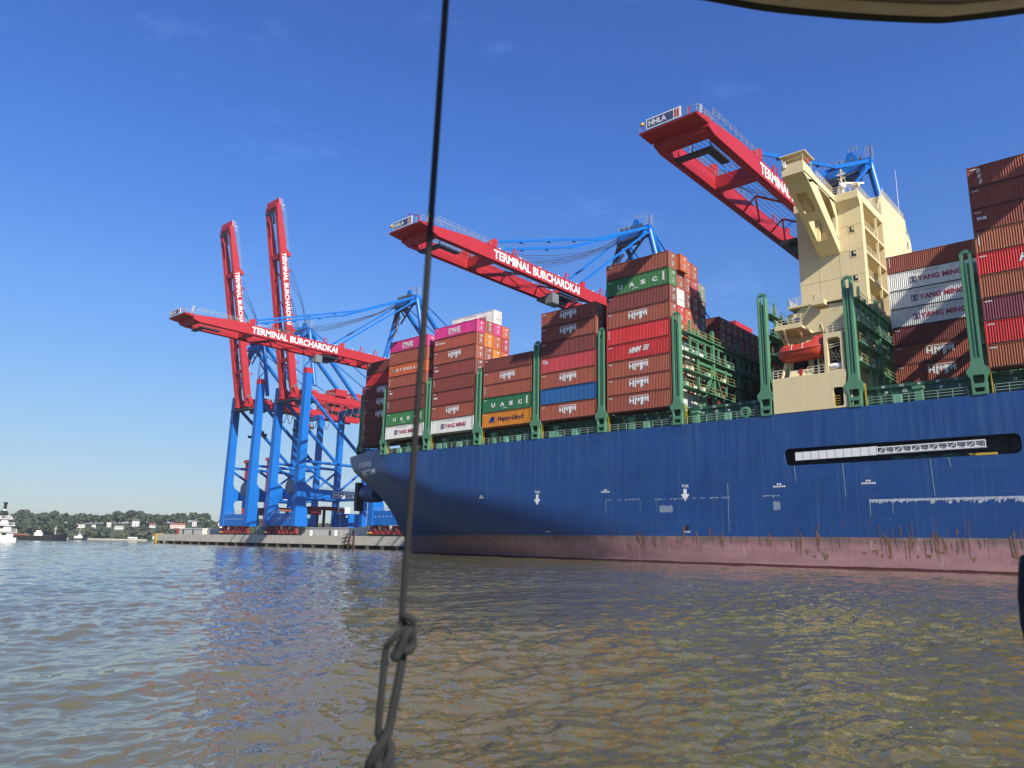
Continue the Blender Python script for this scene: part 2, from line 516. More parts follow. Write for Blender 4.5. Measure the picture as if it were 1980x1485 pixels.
# dangling access ladder frame on the quay face near the stern
t = thing('mooring_dolphin_frame', 'rusty steel ladder frame leaning on quay wall by the stern', 'ladder frame', (-226, QY - .4, 2))
mb = MB()
for dx in (0, 3.0, 6.5): mb.beam((-229 + dx, QY - .5, 0.3), (-227 + dx * .6, QY - .15, 5.6), .35, .3)
mb.build('frame', paint('rusty_steel', (0.13, 0.07, 0.05), .8, .3, .2, 1.5), t)
mb = MB()
for z in (1.2, 2.4, 3.6, 4.8): mb.beam((-229, QY - .6, z), (-224, QY - .5, z + .4), .2, .2)
mb.build('rung', MATS['rusty_steel'], t)

# quay-side huts and low buildings
def hut(name, label, x0, x1, y0, y1, z1, mat, roofm, doors=(), cat='hut', group=None):
    t = thing(name, label, cat, ((x0 + x1) / 2, (y0 + y1) / 2, QZ), group)
    MB().box(x0, x1, y0, y1, QZ, z1).build('wall', mat, t)
    MB().box(x0 - .2, x1 + .2, y0 - .2, y1 + .2, z1, z1 + .3).build('roof', roofm, t)
    for d in doors:
        MB().box(d, d + 1.2, y0 - .06, y0, QZ + .1, QZ + 2.3).build('door', CDARK, t)
    return t
GREYB = paint('pale_grey_cladding', (0.55, 0.53, 0.47), .7, .08, .1)
hut('long_shed', 'long low pale grey shed on the quay left of the raised cranes', -376, -352, 176, 184, 7.2, GREYB, WHITE, (-372, -362), 'shed')
hut('grey_shed', 'shorter grey shed beside the long shed, close to the first crane leg', -350.5, -339, 178, 185, 7.4, paint('grey_cladding', (.36, .37, .37), .7), GREYB, (-348,), 'shed')
hut('red_kiosk', 'small red kiosk near the yellow end of the quay', -379.3, -377.6, 176, 178, 7.6, paint('kiosk_red', (.5, .06, .05)), WHITE, (), 'kiosk')
hut('white_cabin', 'blue-grey control cabin standing between the two raised cranes', -298.5, -295.5, 173.5, 176, 8.0, paint('cabin_blue_grey', (.30, .40, .46), .6), GREYB, (-298,), 'cabin')
hut('barrier_house', 'long low cream wall-like building on the quay between the crane legs', -273, -226, 177.4, 179.4, 7.5, GREYB, GREYB, (-266, -252, -237), 'building')
for i, (px, lab) in enumerate(((-262.5, 'white switch cabinet on the quay right of the second raised crane'), (-246, 'white switch cabinet further right before the cream quay building'))):
    t = thing('switch_cabinet', lab, 'cabinet', (px, 176, QZ), 'switch cabinets on the quay')
    MB().box(px - .7, px + .7, 175.4, 176.4, QZ, QZ + 2.2).build('cabinet_body', WHITE, t)
    MB().box(px - .55, px + .55, 175.33, 175.4, QZ + .3, QZ + 2.0).build('door', GREYB, t)
for px, lab in ((-256, 'slim quay light post left of the landside sill'), (-221, 'slim quay light post beside the stern'), (-345, 'slim light post on the quay beside the grey shed')):
    t = thing('light_post', lab, 'light post', (px, 185, QZ), 'light posts on the quay')
    MB().tube([(px, 185, QZ), (px, 185, QZ + 9)], .14, 6).build('post', GALV, t)
    MB().box(px - .8, px + .8, 184.8, 185.2, QZ + 9, QZ + 9.3).build('lamp_head', WHITE, t)

# ================================================================== SHIP
YC, HB = 133.8, 30.8
YS = YC - HB                 # 103: the flat side
DZ = 20.9
ship = thing('container_ship', 'huge blue container ship with cream tower, green lashing bridges and pink boot topping', 'container ship', (-60, YC, 0))

def interp(x, pts):
    if x <= pts[0][0]: return pts[0][1]
    for (a, b), (c, d) in zip(pts[:-1], pts[1:]):
        if x <= c: return b + (d - b) * (x - a) / (c - a)
    return pts[-1][1]
def zk(x): return interp(x, [(-150, 19.0), (-130, 17.0), (-85, 10.0), (-62, 5.0), (-50, 1.0), (-35, -6)])
def off0(x): return interp(x, [(-150, 20), (-138, 17), (-128, 14.5), (-117, 11.0), (-100, 6.6), (-85, 3.4), (-70, 1.1), (-60, .4), (-47, 0)])
def xend(z): return interp(z, [(-3, -145.5), (0, -144.2), (4, -140.6), (8.4, -137.6), (10.5, -137.4), (12.1, -138), (15.8, -143), (18.6, -146.6), (20.9, -149.6), (22.3, -150.2)])
def ndeck(x):
    return 0 if x > -126 else 7.2 * ((-126 - x) / 24.0) ** 1.35
def hully(x, z):
    k = zk(x); o = ndeck(x)
    if z < k:
        f = min(1.0, (k - z) / max(k, .5))
        f = f * f * (1.6 - .6 * f) if x > -120 else f ** .95
        w = max(0, min(1, (x + 128) / 16)) if x <= -112 else 1
        f2 = min(1.0, (k - z) / max(k, .5)); f = w * (f2 * f2 * (1.6 - .6 * f2)) + (1 - w) * f2 ** 1.05
        o += off0(x) * f
    return YS + min(o, HB - .6)
def ztop(x): return interp(x, [(-151, 22.3), (-131.2, 22.3), (-129.4, DZ), (100, DZ)])

HULLB = bpy.data.materials.new('hull_blue')
def hull_material(m, base, boot=False):
    m.use_nodes = True
    n, l = m.node_tree.nodes, m.node_tree.links
    b = n['Principled BSDF']; b.inputs['Roughness'].default_value = 0.42
    tc = n.new('ShaderNodeTexCoord')
    def noise(sc, mp, det=6, rough=.6, loc=(0, 0, 0)):
        p = n.new('ShaderNodeMapping'); p.inputs['Scale'].default_value = mp; p.inputs['Location'].default_value = loc
        t = n.new('ShaderNodeTexNoise'); t.inputs['Scale'].default_value = sc; t.inputs['Detail'].default_value = det; t.inputs['Roughness'].default_value = rough
        l.new(tc.outputs['Object'], p.inputs['Vector']); l.new(p.outputs['Vector'], t.inputs['Vector'])
        return t.outputs['Fac']
    def ramp(f, p0, p1, c0=(0, 0, 0, 1), c1=(1, 1, 1, 1)):
        r = n.new('ShaderNodeValToRGB'); r.color_ramp.elements[0].position = p0; r.color_ramp.elements[1].position = p1
        r.color_ramp.elements[0].color = c0; r.color_ramp.elements[1].color = c1
        l.new(f, r.inputs['Fac']); return r.outputs['Color']
    def mix(fac, a, c):
        x = n.new('ShaderNodeMix'); x.data_type = 'RGBA'
        if isinstance(fac, float): x.inputs['Factor'].default_value = fac
        else: l.new(fac, x.inputs['Factor'])
        for s, k in ((a, 'A'), (c, 'B')):
            if isinstance(s, tuple): x.inputs[k].default_value = s
            else: l.new(s, x.inputs[k])
        return x.outputs['Result']
    def mul(a, c):
        x = n.new('ShaderNodeMath'); x.operation = 'MULTIPLY'; x.use_clamp = True
        for s, k in ((a, 0), (c, 1)):
            if isinstance(s, float): x.inputs[k].default_value = s
            else: l.new(s, x.inputs[k])
        return x.outputs[0]
    def band(z0, z1):      # 0 below z0 .. 1 above z1 in hull height
        s = n.new('ShaderNodeSeparateXYZ'); l.new(tc.outputs['Object'], s.inputs[0])
        r = n.new('ShaderNodeMapRange'); r.inputs['From Min'].default_value = z0; r.inputs['From Max'].default_value = z1
        l.new(s.outputs['Z'], r.inputs['Value']); return r.outputs['Result']
    if not boot:
        col = mix(ramp(noise(.12, (1, 1, 1.6), 5), .3, .7), (*[c * .86 for c in base], 1), (*[c * 1.12 for c in base], 1))
        # chalky streaks running down and slightly aft from the deck edge
        st = ramp(noise(1.0, (1.35, 1, .055), 7, .68), .46, .72)
        st = mul(st, band(9.0, 17.0)); st = mul(st, .36)
        col = mix(st, col, (.065, .125, .235, 1))
        st2 = ramp(noise(1.0, (3.2, 1, .05), 4, .6, (3, 0, 5)), .55, .72)
        col = mix(mul(st2, .17), col, (.14, .19, .26, 1))
        # plate seams
        wv = n.new('ShaderNodeTexBrick'); wv.inputs['Scale'].default_value = 1.0
        wv.inputs['Brick Width'].default_value = 12.0; wv.inputs['Row Height'].default_value = 3.1; wv.inputs['Mortar Size'].default_value = .035
        wv.inputs['Color1'].default_value = (0, 0, 0, 1); wv.inputs['Color2'].default_value = (0, 0, 0, 1); wv.inputs['Mortar'].default_value = (1, 1, 1, 1)
        mp = n.new('ShaderNodeMapping'); mp.inputs['Rotation'].default_value = (RAD(-90), 0, 0)
        l.new(tc.outputs['Object'], mp.inputs['Vector']); l.new(mp.outputs['Vector'], wv.inputs['Vector'])
        col = mix(mul(wv.outputs['Color'], .16), col, (.13, .19, .30, 1))
        # rust that starts just over the boot topping
        rs = ramp(noise(1.0, (.95, 1, .16), 9, .74, (11, 0, 2)), .545, .64)
        rs = mul(rs, ramp(noise(.11, (1, 1, .05), 2, .5, (2, 0, 0)), .45, .58))
        bz = band(7.2, 4.0)
        rs = mul(rs, bz)
        col = mix(rs, col, (.10, .045, .016, 1))
        bp = n.new('ShaderNodeBump'); bp.inputs['Strength'].default_value = .35; bp.inputs['Distance'].default_value = .12
        l.new(noise(.42, (1, 1, .55), 2, .4), bp.inputs['Height']); l.new(bp.outputs['Normal'], b.inputs['Normal'])
    else:
        col = mix(ramp(noise(.35, (.5, 1, 2), 7), .3, .72), (.235, .115, .12, 1), (.37, .20, .20, 1))
        col = mix(mul(ramp(noise(1.0, (.25, 1, 3.4), 6), .45, .7), .5), col, (.30, .19, .18, 1))
        # weedy grey-brown band under the paint line, ragged lower edge
        g = ramp(noise(1.0, (.9, 1, .1), 8, .7), .25, .75)
        gb = n.new('ShaderNodeMath'); gb.operation = 'MULTIPLY_ADD'; gb.use_clamp = True
        l.new(band(2.2, 3.6), gb.inputs[0]); gb.inputs[1].default_value = 1.3
        gm = n.new('ShaderNodeMath'); gm.operation = 'MULTIPLY_ADD'; gm.inputs[1].default_value = 1.6; gm.inputs[2].default_value = -1.35
        l.new(g, gm.inputs[0]); l.new(gm.outputs[0], gb.inputs[2])
        col = mix(mul(gb.outputs[0], .8), col, (.10, .088, .065, 1))
        rs = ramp(noise(1.0, (.95, 1, .16), 9, .74, (11, 0, 2)), .545, .64)
        rs = mul(rs, ramp(noise(.11, (1, 1, .05), 2, .5, (2, 0, 0)), .42, .55))
        col = mix(mul(rs, band(.9, 2.6)), col, (.13, .05, .016, 1))
        sc = ramp(noise(1.0, (2.2, 1, .35), 6, .6, (4, 0, 9)), .60, .70)
        col = mix(mul(sc, .6), col, (.48, .34, .32, 1))
        # wet line at the water, uneven
        wz = n.new('ShaderNodeMath'); wz.operation = 'MULTIPLY_ADD'; wz.inputs[1].default_value = .35
        s = n.new('ShaderNodeSeparateXYZ'); l.new(tc.outputs['Object'], s.inputs[0])
        l.new(noise(.22, (1, 1, .01), 3), wz.inputs[0]); wz.inputs[2].default_value = .12
        cmp_ = n.new('ShaderNodeMath'); cmp_.operation = 'LESS_THAN'; l.new(s.outputs['Z'], cmp_.inputs[0]); l.new(wz.outputs[0], cmp_.inputs[1])
        col = mix(cmp_.outputs[0], col, (.075, .018, .018, 1))
    l.new(col, b.inputs['Base Color'])
hull_material(HULLB, (.0085, .048, .172))
BOOT = bpy.data.materials.new('boot_topping_pink'); hull_material(BOOT, (.5, .3, .3), True)

# ---- hull sides
xs = [-150 + 1.5 * i for i in range(0, 61)] + [-59, -56, -52, -47, -42, -12, -6, 10, 30, 70]
zs_up = [4.0, 5, 6, 7, 8, 9, 10, 11, 12, 13.0, 14, 15.2, 16.5, 17.5, 18.5, 19.7, DZ, 22.3]
zs_lo = [-3, -1.5, 0, .7, 1.4, 2.1, 2.8, 3.4, 4.0]
def hx(x0, z):
    return x0 if x0 >= -120 else -120 + (x0 + 120) / 30.0 * (-120 - xend(z)) 
def hull_patch(zs, skip, clamp_top):
    vs = []; idx = {}; fs = []
    for i, x0 in enumerate(xs):
        for j, z in enumerate(zs):
            x = hx(x0, z)
            zz = z
            if clamp_top and z > DZ: zz = ztop(x)
            idx[i, j] = len(vs); vs.append((x, hully(x, min(zz, 20.9)), zz))
    for i in range(len(xs) - 1):
        for j in range(len(zs) - 1):
            if skip and xs[i] >= -42.1 and xs[i + 1] <= -11.9 and zs[j] >= 12.9 and zs[j + 1] <= 16.6: continue
            if clamp_top and zs[j + 1] > DZ and xs[i] > -129: continue
            fs.append((idx[i, j], idx[i + 1, j], idx[i + 1, j + 1], idx[i, j + 1]))
    # far side mirrored, plain
    o = len(vs)
    vs += [(v[0], 2 * YC - v[1], v[2]) for v in vs]
    for i in range(len(xs) - 1):
        for j in range(len(zs) - 1):
            if clamp_top and zs[j + 1] > DZ and xs[i] > -129: continue
            fs.append((o + idx[i, j + 1], o + idx[i + 1, j + 1], o + idx[i + 1, j], o + idx[i, j]))
    # transom
    for j in range(len(zs) - 1):
        fs.append((idx[0, j + 1], o + idx[0, j + 1], o + idx[0, j], idx[0, j]))
    return vs, fs
SLOT = []
sx0, sx1, sz0, sz1, sr = -40.7, -13.0, 13.62, 15.98, .75
for cx, cz, a0 in ((sx1 - sr, sz1 - sr, 0), (sx0 + sr, sz1 - sr, 90), (sx0 + sr, sz0 + sr, 180), (sx1 - sr, sz0 + sr, 270)):
    for k in range(6):
        a = RAD(a0 + k * 18); SLOT.append((cx + sr * math.cos(a), cz + sr * math.sin(a)))
mb = MB()
v, f = hull_patch(zs_up, True, True); mb.add(v, f)
outer = [(-42, 13), (-12, 13), (-12, 16.5), (-42, 16.5)]
loops = [outer, SLOT]
flat = outer + SLOT
tri = tessellate_polygon([[Vector((p[0], p[1], 0)) for p in L] for L in loops])
mb.add([(p[0], YS, p[1]) for p in flat], [tuple(t) for t in tri])
n_ = len(SLOT)
mb.add([(p[0], YS, p[1]) for p in SLOT] + [(p[0], YS + .35, p[1]) for p in SLOT], [(i, (i + 1) % n_, n_ + (i + 1) % n_, n_ + i) for i in range(n_)])
hull = mb.build('hull', HULLB, ship, 35)
mb = MB(); v, f = hull_patch(zs_lo, False, False); mb.add(v, f)
mb.build('boot_topping', BOOT, ship, 35)
mb = MB()
ring = [(hx(x, DZ), hully(hx(x, DZ), DZ) + .05) for x in xs]
vs = [(x, y, DZ - .04) for x, y in ring] + [(x, 2 * YC - y, DZ - .04) for x, y in ring]; k = len(ring)
mb.add(vs, [(i, i + 1, k + i + 1, k + i) for i in range(k - 1)])
mb.build('deck', DGREEN, ship)
# stern bulge under the quarter
mb = MB()
prof = [(.05, -1.0), (1.5, -.9), (2.1, -.2), (2.3, 1.6), (2.3, 5.0)]
mb.lathe(prof, (-148.6, 114.6, 13.9), 'X', 18)
mb.build('stern_bulge', HULLB, ship, 40)
mb = MB().box(-150.6, -149.4, 112.6, 114.2, 10.6, 16.4)
mb.box(-151.0, -150.0, 113.0, 115.0, 9.6, 12.4)
mb.build('stern_fairlead', CDARK, ship)

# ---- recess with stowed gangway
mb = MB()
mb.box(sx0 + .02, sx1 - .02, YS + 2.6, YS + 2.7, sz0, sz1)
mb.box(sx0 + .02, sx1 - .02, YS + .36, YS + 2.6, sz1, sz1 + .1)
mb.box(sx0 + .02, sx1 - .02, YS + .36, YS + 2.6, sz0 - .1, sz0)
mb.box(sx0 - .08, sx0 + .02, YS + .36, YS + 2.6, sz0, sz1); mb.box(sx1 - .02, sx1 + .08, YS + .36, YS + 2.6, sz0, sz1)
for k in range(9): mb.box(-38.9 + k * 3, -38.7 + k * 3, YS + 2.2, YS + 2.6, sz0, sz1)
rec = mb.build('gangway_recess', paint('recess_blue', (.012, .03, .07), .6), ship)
ALU = paint('aluminium', (.62, .63, .63), .4, .08, .1, metal=.2)
g = MB()
for z in (14.55, 15.35):
    g.beam((-28.6, YS + .12, z), (-16.6, YS + .12, z + .1), .13, .13); g.beam((-28.6, YS + .95, z), (-16.6, YS + .95, z + .1), .10, .10)
for k in range(13):
    x = -28.6 + k
    g.beam((x, YS + .12, 14.55), (x, YS + .12, 15.4), .09, .09)
    if k % 2 == 0 and k < 12: g.beam((x, YS + .12, 14.55), (x + 1, YS + .12, 15.4), .08, .08)
for z in (14.75, 14.95, 15.15): g.beam((-28.4, YS + .3, z), (-16.8, YS + .3, z + .08), .05, .11)
gw = g.build('gangway', WHITE, ship)
for k in range(10):
    x = -39.2 + k * 1.07
    MB().box(x, x + 1.0, YS + .10, YS + .16, 14.30 + k * .012, 15.42 + k * .012).build('side_board', WHITE, gw)
MB().box(-18.6, -15.6, YS + .6, YS + 1.0, 13.72, 13.98).build('step_board', YELLOW, gw)
mb = MB(); nx = 14
for k in range(nx):
    x = -27.0 + k * .62; s0 = .16 * math.sin(k * 1.3)
    mb.add([(x, YS + .3, 14.0 + s0), (x + .62, YS + .3, 14.0 + .16 * math.sin((k + 1) * 1.3)), (x + .62, YS + .5, 13.64), (x, YS + .5, 13.64)], [(0, 1, 2, 3)])
mb.build('safety_net', paint('net_green', (.01, .10, .07), .8), gw)
for x, z0, z1 in ((-39.4, 11.5, 13.6), (-33.0, 9.2, 13.6), (-22.6, 9.0, 13.6), (-20.6, 12.4, 13.6)):
    MB().beam((x, YS - .03, z1), (x + .15, YS - .03, z0), .07, .03).build('overflow_pipe', paint('pipe_pale', (.30, .40, .52), .5), ship)

# ---- painted marks on the hull
S = lambda u, v: (u, YS - .025, v)
for x in (-85.1, -56.15):
    mk = MB(); poly(mk, [(x - .28, 11.0), (x + .28, 11.0), (x + .28, 10.2), (x + .72, 10.2), (x, 9.15), (x - .72, 10.2), (x - .28, 10.2)], lambda u, v: (u, min(YS, hully(u, v)) - .03 if u > -60 else hully(u, v) - .03, v))
    letters(mk, 'TUG', lambda u, v, x=x: (x + u, hully(x + u, 11.2) - .03, 11.22 + v), .42, 1.15, .03, center=True)
    mk.build('tug_mark', LETTER, ship)
for x, z, w in ((-70.6, 11.0, 1.7), (-41.6, 10.85, 1.8), (-29.9, 10.85, 1.8), (-98.8, 10.8, 1.2)):
    mk = MB(); rects(mk, [(x - w / 2 + i * w / 7, z - .12, x - w / 2 + (i + .7) * w / 7, z + .1) for i in range(7)], lambda u, v: (u, hully(u, v) - .03, v))
    rects(mk, [(x - .35, z + .2, x - .12, z + .42), (x + .0, z + .2, x + .24, z + .42)], lambda u, v: (u, hully(u, v) - .03, v))
    mk.build('frame_mark', LETTER, ship)
for x in (-56.0, -83.5):
    mk = MB(); rects(mk, [(x - .5, 4.55, x - .1, 4.7), (x + .0, 4.55, x + .55, 4.7)], lambda u, v: (u, hully(u, v) - .03, v))
    mk.build('outlet_mark', LETTER, ship)
for x in (-56.0, -83.5):
    n = 16; mb = MB()
    mb.add([(x + .36 * math.cos(6.283 * i / n), hully(x, 5.2) - .03, 5.25 + .36 * math.sin(6.283 * i / n)) for i in range(n)], [tuple(range(n))])
    mb.build('pipe_outlet', BLACK, ship)
# scuffs where fenders rubbed: chalky broken edges
random.seed(3)
mb = MB()
def scuff(x0, x1, z, h, dens):
    x = x0
    while x < x1:
        w = random.uniform(.08, .5)
        if random.random() < dens:
            hh = h * random.uniform(.25, 1.0)
            y = hully(x, z) - .016 - .02 * random.random()
            mb.add([(x, y, z - hh), (x + w * .6, y, z - hh * random.uniform(.5, 1.2)), (x + w, y, z + .05 * random.random()), (x, y, z + .06 * random.random())], [(0, 1, 2, 3)])
        x += w
scuff(-70.6, -64.1, 9.7, .22, .75); scuff(-61.4, -49.2, 9.6, .22, .75); scuff(-44.0, -41.6, 9.65, .3, .8); pass
for x, z0, z1, w in ((-70.6, 7.4, 9.6, .10), (-64.1, 7.3, 9.5, .07), (-49.3, 4.6, 11.6, .12), (-30, 6.7, 8.6, .12), (-61.2, 7.6, 9.5, .06), (-27.3, 6.9, 8.6, .09)):
    mb.add([(x, hully(x, z0) - .02, z0), (x + w * .6, hully(x, z0) - .02, z0), (x + w, hully(x, z1) - .02, z1), (x, hully(x, z1) - .02, z1)], [(0, 1, 2, 3)])
for x, z0, z1, w in ((-60.6, 7.4, 8.7, 2.1), (-42.6, 7.5, 8.9, .9)):
    x1 = x + w
    while x < x1:
        ww = random.uniform(.1, .35); a, c = random.uniform(0, .3), random.uniform(0, .25)
        mb.add([(x, YS - .02, z0 + a), (x + ww, YS - .02, z0 + c), (x + ww, YS - .02, z1 - c), (x, YS - .02, z1 - a)], [(0, 1, 2, 3)]); x += ww * 1.1
m2 = MB(); keep = mb; mb = m2
scuff(-30, -6, 8.74, .65, .9); scuff(-30, 8, 8.72, .30, 1.0); scuff(-30, 8, 8.66, .25, 1.0); scuff(-30, 8, 8.58, .25, 1.0); scuff(-23, 8, 8.40, .4, .5)
m2.build('scuff_mark', paint('white_scuff', (.42, .47, .54), .7, .25, .3, 3.0), ship)['kind'] = 'stuff'
mb = keep
mb.build('scuff_mark', paint('chalky_scuff', (.30, .38, .50), .7, .3, .3, 3.0), ship)['kind'] = 'stuff'
# rust weeping over the paint line, and dark weed strips under it
RU1 = paint('rust_streak', (.30, .15, .075), .9, .4, .3, 2.0); RU2 = paint('weed_strip', (.24, .17, .13), .9, .3, .3, 2.0)
ra_ = MB(); rb_ = MB(); random.seed(21)
def drip(mb_, x, z1, z0, w):
    n = 5; L = []; R = []; d_ = random.uniform(.0, .02)
    for i in range(n + 1):
        z = z1 + (z0 - z1) * i / n; ww = w * (1 - .75 * (i / n)) * random.uniform(.5, 1.2); dx = random.uniform(-.12, .12) * w
        y = hully(x, z) - .018 - d_
        L.append((x - ww / 2 + dx, y, z)); R.append((x + ww / 2 + dx, y, z))
    mb_.add(L + R, [(i, i + 1, n + 2 + i, n + 1 + i) for i in range(n)])
for xc, sp, cnt, hi in ((-57.2, 1.2, 7, 5.6), (-54.3, .9, 7, 5.4), (-52.0, .6, 4, 6.4), (-50.3, .8, 5, 5.4), (-43.3, .3, 3, 6.4), (-39.4, .6, 9, 6.2), (-36.7, .25, 6, 5.8), (-28.5, 1.4, 10, 5.7), (-25.6, .8, 9, 6.6), (-22, 2.2, 9, 5.4), (-19.5, .7, 9, 6.0), (-14.8, .7, 7, 6.2)):
    for k in range(cnt):
        x = xc + random.gauss(0, sp * .5); z1 = 3.4 + (hi - 3.4) * random.random() ** 2.2; drip(ra_, x, z1, z1 - random.uniform(.5, 2.4), random.uniform(.05, .20))
for k in range(26):
    x = -31 + 23 * random.random(); drip(rb_, x, 3.97 - random.random() * .4, random.uniform(1.7, 3.2), random.uniform(.06, .5))
for k in range(18):
    x = random.uniform(-66, -32); drip(rb_, x, 3.98, random.uniform(2.4, 3.4), random.uniform(.12, .5))
for k in range(26):
    x = random.uniform(-42, -12); z = random.uniform(1.6, 2.6); drip(ra_, x, z, z - random.uniform(.2, .6), random.uniform(.2, .7))
ra_.build('rust_streak', RU1, ship)['kind'] = 'stuff'; rb_.build('weed_strip', RU2, ship)['kind'] = 'stuff'
# name on the quarter
nm = MB()
def onhull(x0, z0, sl=0.0):
    return lambda u, v: (x0 + u, hully(x0 + u, z0 + v) - .05, z0 + v)
letters(nm, '에이치엠엠 로테르담', onhull(-142.8, 18.85), 1.35, 8.0, .03)
letters(nm, 'HMM ROTTERDAM', onhull(-141.0, 17.0), 1.2, 8.2, .035)
nm.build('lettering', LETTER, ship)

# ---- lashing bridges, coamings, rails
BR = [(-136.9, 36.1, 108.6), (-129.1, 36.1, 103.3), (-114.9, 36.0, 103), (-100.4, 36.0, 103), (-85.8, 39.0, 103), (-71.4, 39.0, 103), (-57.1, 39.1, 103), (-42.9, 39.1, 103), (-30.8, 39.1, 103), (-16.5, 39.2, 103), (-2.0, 39.2, 103)]
BR[0] = (-145.6, 37.5, 109.5)
def lashing_bridge(xc, zt, y0, full):
    z0 = interp(xc, [(-140, 22.3), (-130, DZ), (50, DZ)])
    w = .62
    br = MB()
    br.box(xc - .3, xc + .3, y0 + 6.7, 2 * YC - y0 - 6.7, 32.0, 32.9)          # deep cross beam
    br.box(xc - .25, xc + .25, y0 + 1.2, 2 * YC - y0 - 1.2, DZ + 2.9, DZ + 3.3)
    root = br.build('lashing_bridge', GREEN, ship)
    # side post: channel section with two slots, loop on top
    p = MB()
    p.box(xc - w, xc - w + .28, y0 - .05, y0 + .95, 23.9, zt - .5)
    p.box(xc + w - .28, xc + w, y0 - .05, y0 + .95, 23.9, zt - .5)
    p.box(xc - w + .28, xc + w - .28, y0 + .18, y0 + .75, 24.2, zt - 1.6)
    p.box(xc - .09, xc + .09, y0 + .05, y0 + .18, 24.2, zt - 1.7)
    n = 8
    for k in range(n):
        a0, a1 = math.pi * k / n, math.pi * (k + 1) / n
        p.beam((xc + (w - .1) * math.cos(a0), y0 + .4, zt - .5 + .5 * math.sin(a0)), (xc + (w - .1) * math.cos(a1), y0 + .4, zt - .5 + .5 * math.sin(a1)), .5, .16, (0, 1, 0))
    p.build('side_post', GREEN, root)
    f = MB()
    FN = lambda u, v, q: (xc + u, y0 - .12 + q, v)
    f.prism([(-.6, 25.4), (-.7, 24.5), (-1.2, 23.95), (-1.2, 23.55), (-.8, 22.8), (-.8, z0), (.8, z0), (.8, 22.8), (1.2, 23.55), (1.2, 23.95), (.7, 24.5), (.6, 25.4)], FN, 0, .9,
            [[(-.55, 23.3), (.55, 23.3), (.62, 23.1), (.62, 22.5), (.5, 22.25), (-.5, 22.25), (-.62, 22.5), (-.62, 23.1)], [(-.5, 21.75), (.5, 21.75), (.55, 21.6), (.45, 21.2), (-.45, 21.2), (-.55, 21.6)] if z0 < 21.5 else [(-.4, 22.2), (.4, 22.2), (.4, 22.1), (-.4, 22.1)]])
    f.build('post_foot', GREEN, root)
    MB().box(xc - .5, xc + .5, y0 + .9, y0 + 1.0, z0, 23.6).build('foot_plate', DGREEN, root)
    lad = MB()
    for dy in (.3, .75): lad.beam((xc + 1.25, y0 + dy, z0), (xc + 1.25, y0 + dy, 24.0), .06, .06)
    for k in range(8): lad.beam((xc + 1.25, y0 + .3, z0 + .3 + k * .36), (xc + 1.25, y0 + .75, z0 + .3 + k * .36), .05, .05)
    lad.build('ladder', YELLOW, root)
    if not full: 
        c2 = MB()
        for k in range(1, 4):
            c2.box(xc + .35, xc + .6, y0 + 2.4 * k, y0 + 2.4 * k + .3, DZ + 3.3, zt - .6)
        for z in (27.4, 30.2, 36.3): c2.box(xc - .5, xc + .55, y0 + 1, y0 + 10, z, z + .12)
        c2.build('column', GREEN, root)
        return root
    ys = [y0 + 3.9 + 2.5 * k for k in range(0, 17)]
    for i, y in enumerate(ys):
        top = zt - .4 if i == 0 else (37.4 if i % 4 != 3 else 38.6)
        thick = .55 if i % 4 == 3 else .32
        cmb = MB().box(xc + .2, xc + .2 + thick, y, y + thick, DZ + 3.3 if i % 2 else 32.9, top)
        cmb.build('column', GREEN, root)
        if i % 4 == 3:
            for s in (-1, 1):
                MB().beam((xc + .55, y + .2, 32.0), (xc + .55, y + .2 + s * 4.5, DZ + 3.3), .3, .55, (1, 0, 0)).build('brace', GREEN, root)
    for z in (27.2, 30.0, 32.9, 36.2):
        y1 = y0 + 44
        wk = MB().box(xc - .62, xc + .95, y0 + 1.1, y1, z, z + .14)
        if z == 36.2: wk.box(xc + .1, xc + .5, y0 + 3.5, y1, z - .55, z)
        wo = wk.build('walkway', GREEN, root)
        r = MB()
        r.rail([(xc + .9, y0 + 1.2, z + .12), (xc + .9, y1, z + .12)], 1.05, 2.5, .032, 2)
        if z != 32.9: r.build('hand_rail', paint('rail_yellow_green', (.46, .44, .16), .5), wo)
        else: r.build('hand_rail', RAILM, wo)
    # lamps and lashing-gear boxes on the walkways
    for k in range(9):
        z = (27.3, 30.1, 33.0)[k % 3]
        MB().box(xc - .2, xc + .5, y0 + 2.2 + k * 1.9, y0 + 3.0 + k * 1.9, z, z + .9).build('gear_box', paint('gear_cream', (.7, .66, .5)) if k % 2 else RAILM, root)
    return root
for i, (xc, zt, y0) in enumerate(BR):
    lashing_bridge(xc, zt, y0, i >= 6 and i <= 9)

